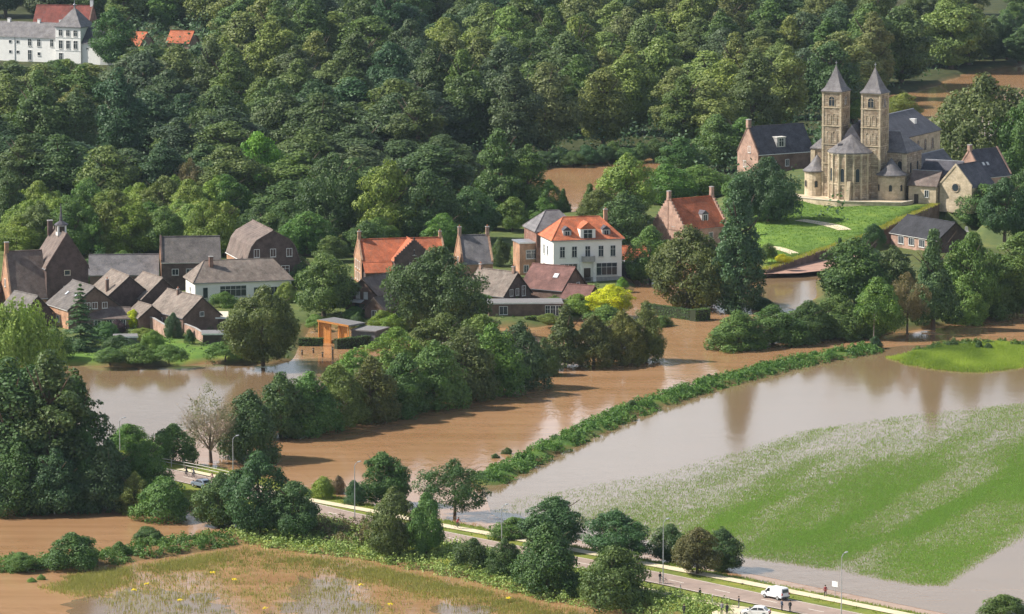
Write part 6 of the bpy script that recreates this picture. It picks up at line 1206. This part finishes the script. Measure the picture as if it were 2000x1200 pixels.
SKINM = plain('skin', (.5, .32, .24), .6, var=.04); HAIR = plain('dark_hair', (.04, .03, .022), .7)
def cloth(nm, c): return plain(nm, c, .85, var=.1, scale=8)
def person(px, py, label, shirt, legs, pose='stand', rz=0.0, z=1.30, hair=None, pos=None):
    p = pos if pos is not None else P(px, py, z); o = tag(empty('person', p, rz), label, 'person')
    if pose == 'ride': J = dict(pel=(0, 0, .98), hipL=(0, .1, .95), hipR=(0, -.1, .95), knL=(.36, .12, .82), anL=(.22, .12, .40), toL=(.38, .12, .34), knR=(.30, -.12, .62), anR=(.14, -.12, .20), toR=(.30, -.12, .16), ch=(.20, 0, 1.34), sh=(.27, 0, 1.46), nk=(.31, 0, 1.54), hd=(.36, 0, 1.67), tp=(.37, 0, 1.76), shL=(.26, .19, 1.42), shR=(.26, -.19, 1.42), elL=(.45, .24, 1.2), elR=(.45, -.24, 1.2), haL=(.66, .22, 1.06), haR=(.66, -.22, 1.06))
    else:
        st = .26 if pose == 'walk' else .03
        J = dict(pel=(0, 0, .94), hipL=(0, .1, .9), hipR=(0, -.1, .9), knL=(st*.7, .11, .5), anL=(st, .11, .09), toL=(st+.18, .13, .04), knR=(-st*.3, -.11, .5), anR=(-st, -.11, .1), toR=(-st+.17, -.13, .05), ch=(0, 0, 1.25), sh=(0, 0, 1.42), nk=(.01, 0, 1.52), hd=(.03, 0, 1.65), tp=(.03, 0, 1.74), shL=(0, .2, 1.4), shR=(0, -.2, 1.4), elL=(-st*.3-.02, .26, 1.12), elR=(st*.3-.02, -.26, 1.12), haL=(.1, .25, .86) if pose != 'push' else (.4, .25, 1.0), haR=(.1+st*.6, -.25, .87) if pose != 'push' else (.4, -.25, 1.0))
    rad = dict(pel=.145, hipL=.10, hipR=.10, knL=.065, knR=.065, anL=.045, anR=.045, toL=.045, toR=.045, ch=.15, sh=.12, nk=.055, hd=.105, tp=.075, shL=.075, shR=.075, elL=.05, elR=.05, haL=.042, haR=.042)
    E = [('pel','hipL'),('hipL','knL'),('knL','anL'),('anL','toL'),('pel','hipR'),('hipR','knR'),('knR','anR'),('anR','toR'),('pel','ch'),('ch','sh'),('sh','nk'),('nk','hd'),('hd','tp'),('sh','shL'),('shL','elL'),('elL','haL'),('sh','shR'),('shR','elR'),('elR','haR')]
    K = list(J); me = bpy.data.meshes.new('skeleton'); me.from_pydata([J[k] for k in K], [(K.index(a), K.index(b_)) for a, b_ in E], []); t = bpy.data.objects.new('skeleton', me); col.objects.link(t)
    t.modifiers.new('Skin', 'SKIN'); sv = me.skin_vertices[0].data
    for i, k in enumerate(K): sv[i].radius = (rad[k], rad[k]); sv[i].use_root = (k == 'pel')
    t.modifiers.new('Sub', 'SUBSURF').levels = 1
    dg = bpy.context.evaluated_depsgraph_get(); bm = bpy.data.meshes.new_from_object(t.evaluated_get(dg)); bpy.data.objects.remove(t)
    bm.materials.clear()
    for m_ in (SKINM, cloth('shirt_'+shirt[0], shirt[1]), cloth('legs_'+legs[0], legs[1]), TY): bm.materials.append(m_)
    cs_ = [f.center for f in bm.polygons]; hn = Vector(J['nk']).z
    hands = [Vector(J['haL']), Vector(J['haR'])]; feet = [Vector(J['toL']), Vector(J['toR']), Vector(J['anL']), Vector(J['anR'])]; lj = [Vector(J[k]) for k in ('knL', 'knR', 'hipL', 'hipR')]
    mi = []
    for c in cs_:
        if c.z > hn-.01 or min((c-h).length for h in hands) < .09: mi.append(0)
        elif min((c-h).length for h in feet) < .11 and c.z < .5: mi.append(3)
        elif c.z < J['pel'][2]-.02 and abs(c.y) < .21 and min((c-h).length for h in hands) > .16: mi.append(2)
        else: mi.append(1)
    bm.polygons.foreach_set('material_index', mi); bm.polygons.foreach_set('use_smooth', [True]*len(bm.polygons)); link('body', bm, o)
    h = Vector(J['hd']); mb = MB(); mb.lathe(h.x-.02, h.y, [(.118, h.z-.0), (.125, h.z+.06), (.10, h.z+.13), (.03, h.z+.165)], 10); mb.build('hair', hair or HAIR, o)
    mb = MB(); mb.tube([(h.x+.095, 0, h.z+.02), (h.x+.135, 0, h.z-.025)], [.012, .02], 5); mb.build('nose', SKINM, o)
    return o
def bicycle(p, rz, label):
    o = tag(empty('bicycle', p, rz), label, 'bicycle'); BK = cloth('bike_frame', (.05, .05, .06))
    for x in (-.52, .55):
        mb = MB(); k = 18; pts = [(x+.33*math.cos(2*math.pi*i/k), 0, .34+.33*math.sin(2*math.pi*i/k)) for i in range(k+1)]; mb.tube(pts, .022, 5); w_ = mb.build('wheel', TY, o); mb = MB(); mb.tube([(x, -.05, .34), (x, .05, .34)], .03, 6); mb.build('hub', STEEL, w_)
    mb = MB()
    for a, b_ in (((-.52, 0, .34), (-.02, 0, .30)), ((-.52, 0, .34), (-.17, 0, .78)), ((-.02, 0, .30), (-.2, 0, .9)), ((-.17, 0, .72), (.40, 0, .84)), ((-.02, 0, .30), (.42, 0, .76)), ((.55, 0, .34), (.38, 0, 1.0))): mb.tube([a, b_], .022, 5)
    mb.build('frame', BK, o); mb = MB(); mb.tube([(.38, 0, 1.0), (.5, 0, 1.06)], .018, 5); mb.tube([(.45, -.28, 1.05), (.5, 0, 1.06), (.45, .28, 1.05)], .018, 5); mb.build('handlebar', STEEL, o); mb = MB(); mb.prism([(-.36, -.09, .9), (-.36, .09, .9), (-.05, .03, .9), (-.05, -.03, .9)], [(-.36, -.09, .97), (-.36, .09, .97), (-.05, .03, .96), (-.05, -.03, .96)]); mb.build('saddle', BK, o)
    return o
DK = ('dark', (.03, .032, .04)); RD = ('red', (.30, .04, .05)); BL = ('blue', (.05, .07, .12)); WH = ('white', (.65, .65, .65)); GY = ('grey', (.2, .2, .22)); PK = ('pink', (.5, .28, .25))
person(1612,1166,'person in a red top standing on the cycle path', RD, DK, 'stand', R(100))
person(1367,1172,'person in dark clothes walking on the near footpath', DK, DK, 'walk', road_dir(1367)+math.pi)
rdd = road_dir(1296); q = P(1297,1140,1.30); bicycle(q, rdd, 'bicycle pushed along the road at the tall street lamp'); person(0, 0, 'person in dark top with a bicycle by the tall lamp', DK, GY, 'push', rdd, pos=q+Vector((-.45*math.cos(rdd)+.42*math.sin(rdd), -.45*math.sin(rdd)-.42*math.cos(rdd), 0)))
rdb = road_dir(380)
for px, py, lab, s in ((365,931,'left cyclist in dark clothes on the bridge', DK),(379,934,'second cyclist on the bridge in a grey top', GY),(416,944,'cyclist in a pink top near the bridge lamp', PK),(427,947,'rightmost cyclist on the bridge in dark blue', BL)):
    q = P(px, py, 1.30); bicycle(q, rdb+math.pi, lab.replace('cyclist', 'bicycle ridden by the cyclist')); person(0, 0, lab, s, DK, 'ride', rdb+math.pi, pos=q)
for px, py, lab, s, l_, rz in ((1410,1199,'person in grey among the group left of the white car', GY, DK, 1.0),(1420,1202,'person in dark coat among the group left of the white car', DK, DK, 2.2),(1443,1188,'person in dark top behind the white car', DK, GY, 3.0),(1527,1194,'person in dark blue right of the white car', BL, DK, .5),(1543,1196,'person in black farthest right on the parking lot', DK, DK, 4.0),(1336,1203,'dark figure at the bottom edge by the meadow', DK, DK, 1.2)): person(px, py, lab, s, l_, 'stand', rz, z=1.29)
q = P(893,1032,1.27); bicycle(q, road_dir(893), 'bicycle on the cycle path below the feathery tree'); person(0, 0, 'cyclist in a red top on the cycle path below the feathery tree', RD, DK, 'ride', road_dir(893), pos=q)
# white sign and marker posts
p = P(1631,1163,1.2); o = tag(empty('white_sign', p, R(-40)), 'small white sign on a post beside the person in red', 'sign'); mb = MB(); mb.tube([(0, 0, -.5), (0, 0, 2.2)], .04, 6); mb.build('post', STEEL, o); mb = MB(); mb.box(-.5, .5, -.08, -.04, 1.3, 2.1); mb.build('board', plain('sign_white', (.8, .82, .84), .4), o)
for px, py, lab in ((1322,1106,'white marker post left of the brown-tinged tree'),(1391,1180,'slim white marker post at the near footpath'),(1329,1158,'small grey marker post on the near verge')):
    o = tag(empty('marker_post', P(px, py, 1.2)), lab, 'post'); mb = MB(); mb.box(-.07, .07, -.05, .05, -.4, 1.3); mb.build('shaft', WHITEF, o); mb = MB(); mb.box(-.072, .072, -.052, .052, .95, 1.1); mb.build('reflector', RED, o)
# bridge railing
rl = [Vector((q_.x, q_.y, 1.3)) for q_ in offs(resample(ROADC, 3.0), 5.4)]; rl = [q_ for q_ in rl if 300 < PX(q_.x, q_.y, 1.3)[0] < 470]
bo = tag(empty('bridge_railing', rl[0]), 'pale steel railing along the far side of the bridge', 'railing'); RPAINT = plain('pale_rail', (.5, .48, .44), .5)
for q_ in rl: mb = MB(); v = q_-rl[0]; mb.box(v.x-.05, v.x+.05, v.y-.05, v.y+.05, -.6, 1.1); mb.build('baluster', RPAINT, bo)
for hz_ in (.55, 1.05): mb = MB(); mb.tube([q_-rl[0]+Vector((0, 0, hz_)) for q_ in rl], .05, 6); mb.build('rail', RPAINT, bo)
tag(strip('bridge_footway', [q_ for q_ in resample(ROADC, 3.0) if 300 < PX(q_.x, q_.y, 1.3)[0] < 480], 3.5, 5.2, 1.38, PAVE), kind='structure')
# pole at the right bank, floating branch
p = P(1706,664,.2); o = tag(empty('wooden_pole', p), 'thin wooden pole standing at the flood edge of the right bank', 'pole'); mb = MB(); mb.tube([(0, 0, -1), (.1, 0, 5.4)], [.12, .08], 6); mb.build('shaft', plain('grey_wood', (.3, .27, .22), .8), o); mb = MB(); mb.tube([(-.5, 0, 4.9), (.7, 0, 4.9)], .05, 5); mb.build('crossbar', DARKWOOD, o)
p = P(1800,651,.02); o = tag(empty('floating_branch', p, R(-20)), 'pale branch drifting in the brown river at right', 'branch'); mb = MB(); mb.tube([(0, 0, .05), (2, .2, .12), (4.4, -.1, .04)], [.12, .1, .04], 6); mb.tube([(2, .2, .1), (2.8, .9, .25)], [.06, .02], 5); mb.build('bough', TWIG, o)
# ------------------------------------------------------------------ the air over the valley
hm = bpy.data.materials.new('summer_haze'); hm.use_nodes = True; n = hm.node_tree.nodes; n.remove(n['Principled BSDF'])
pv_ = n.new('ShaderNodeVolumePrincipled'); pv_.inputs['Color'].default_value = (.66, .83, 1.0, 1); pv_.inputs['Density'].default_value = 0.000022; pv_.inputs['Anisotropy'].default_value = .25
hm.node_tree.links.new(pv_.outputs[0], n['Material Output'].inputs['Volume'])
mb = MB(); mb.box(-420, 420, -60, 2150, -3.0, 160.0); tag(mb.build('haze', hm), 'thin blue summer haze over the valley', 'haze', kind='stuff')
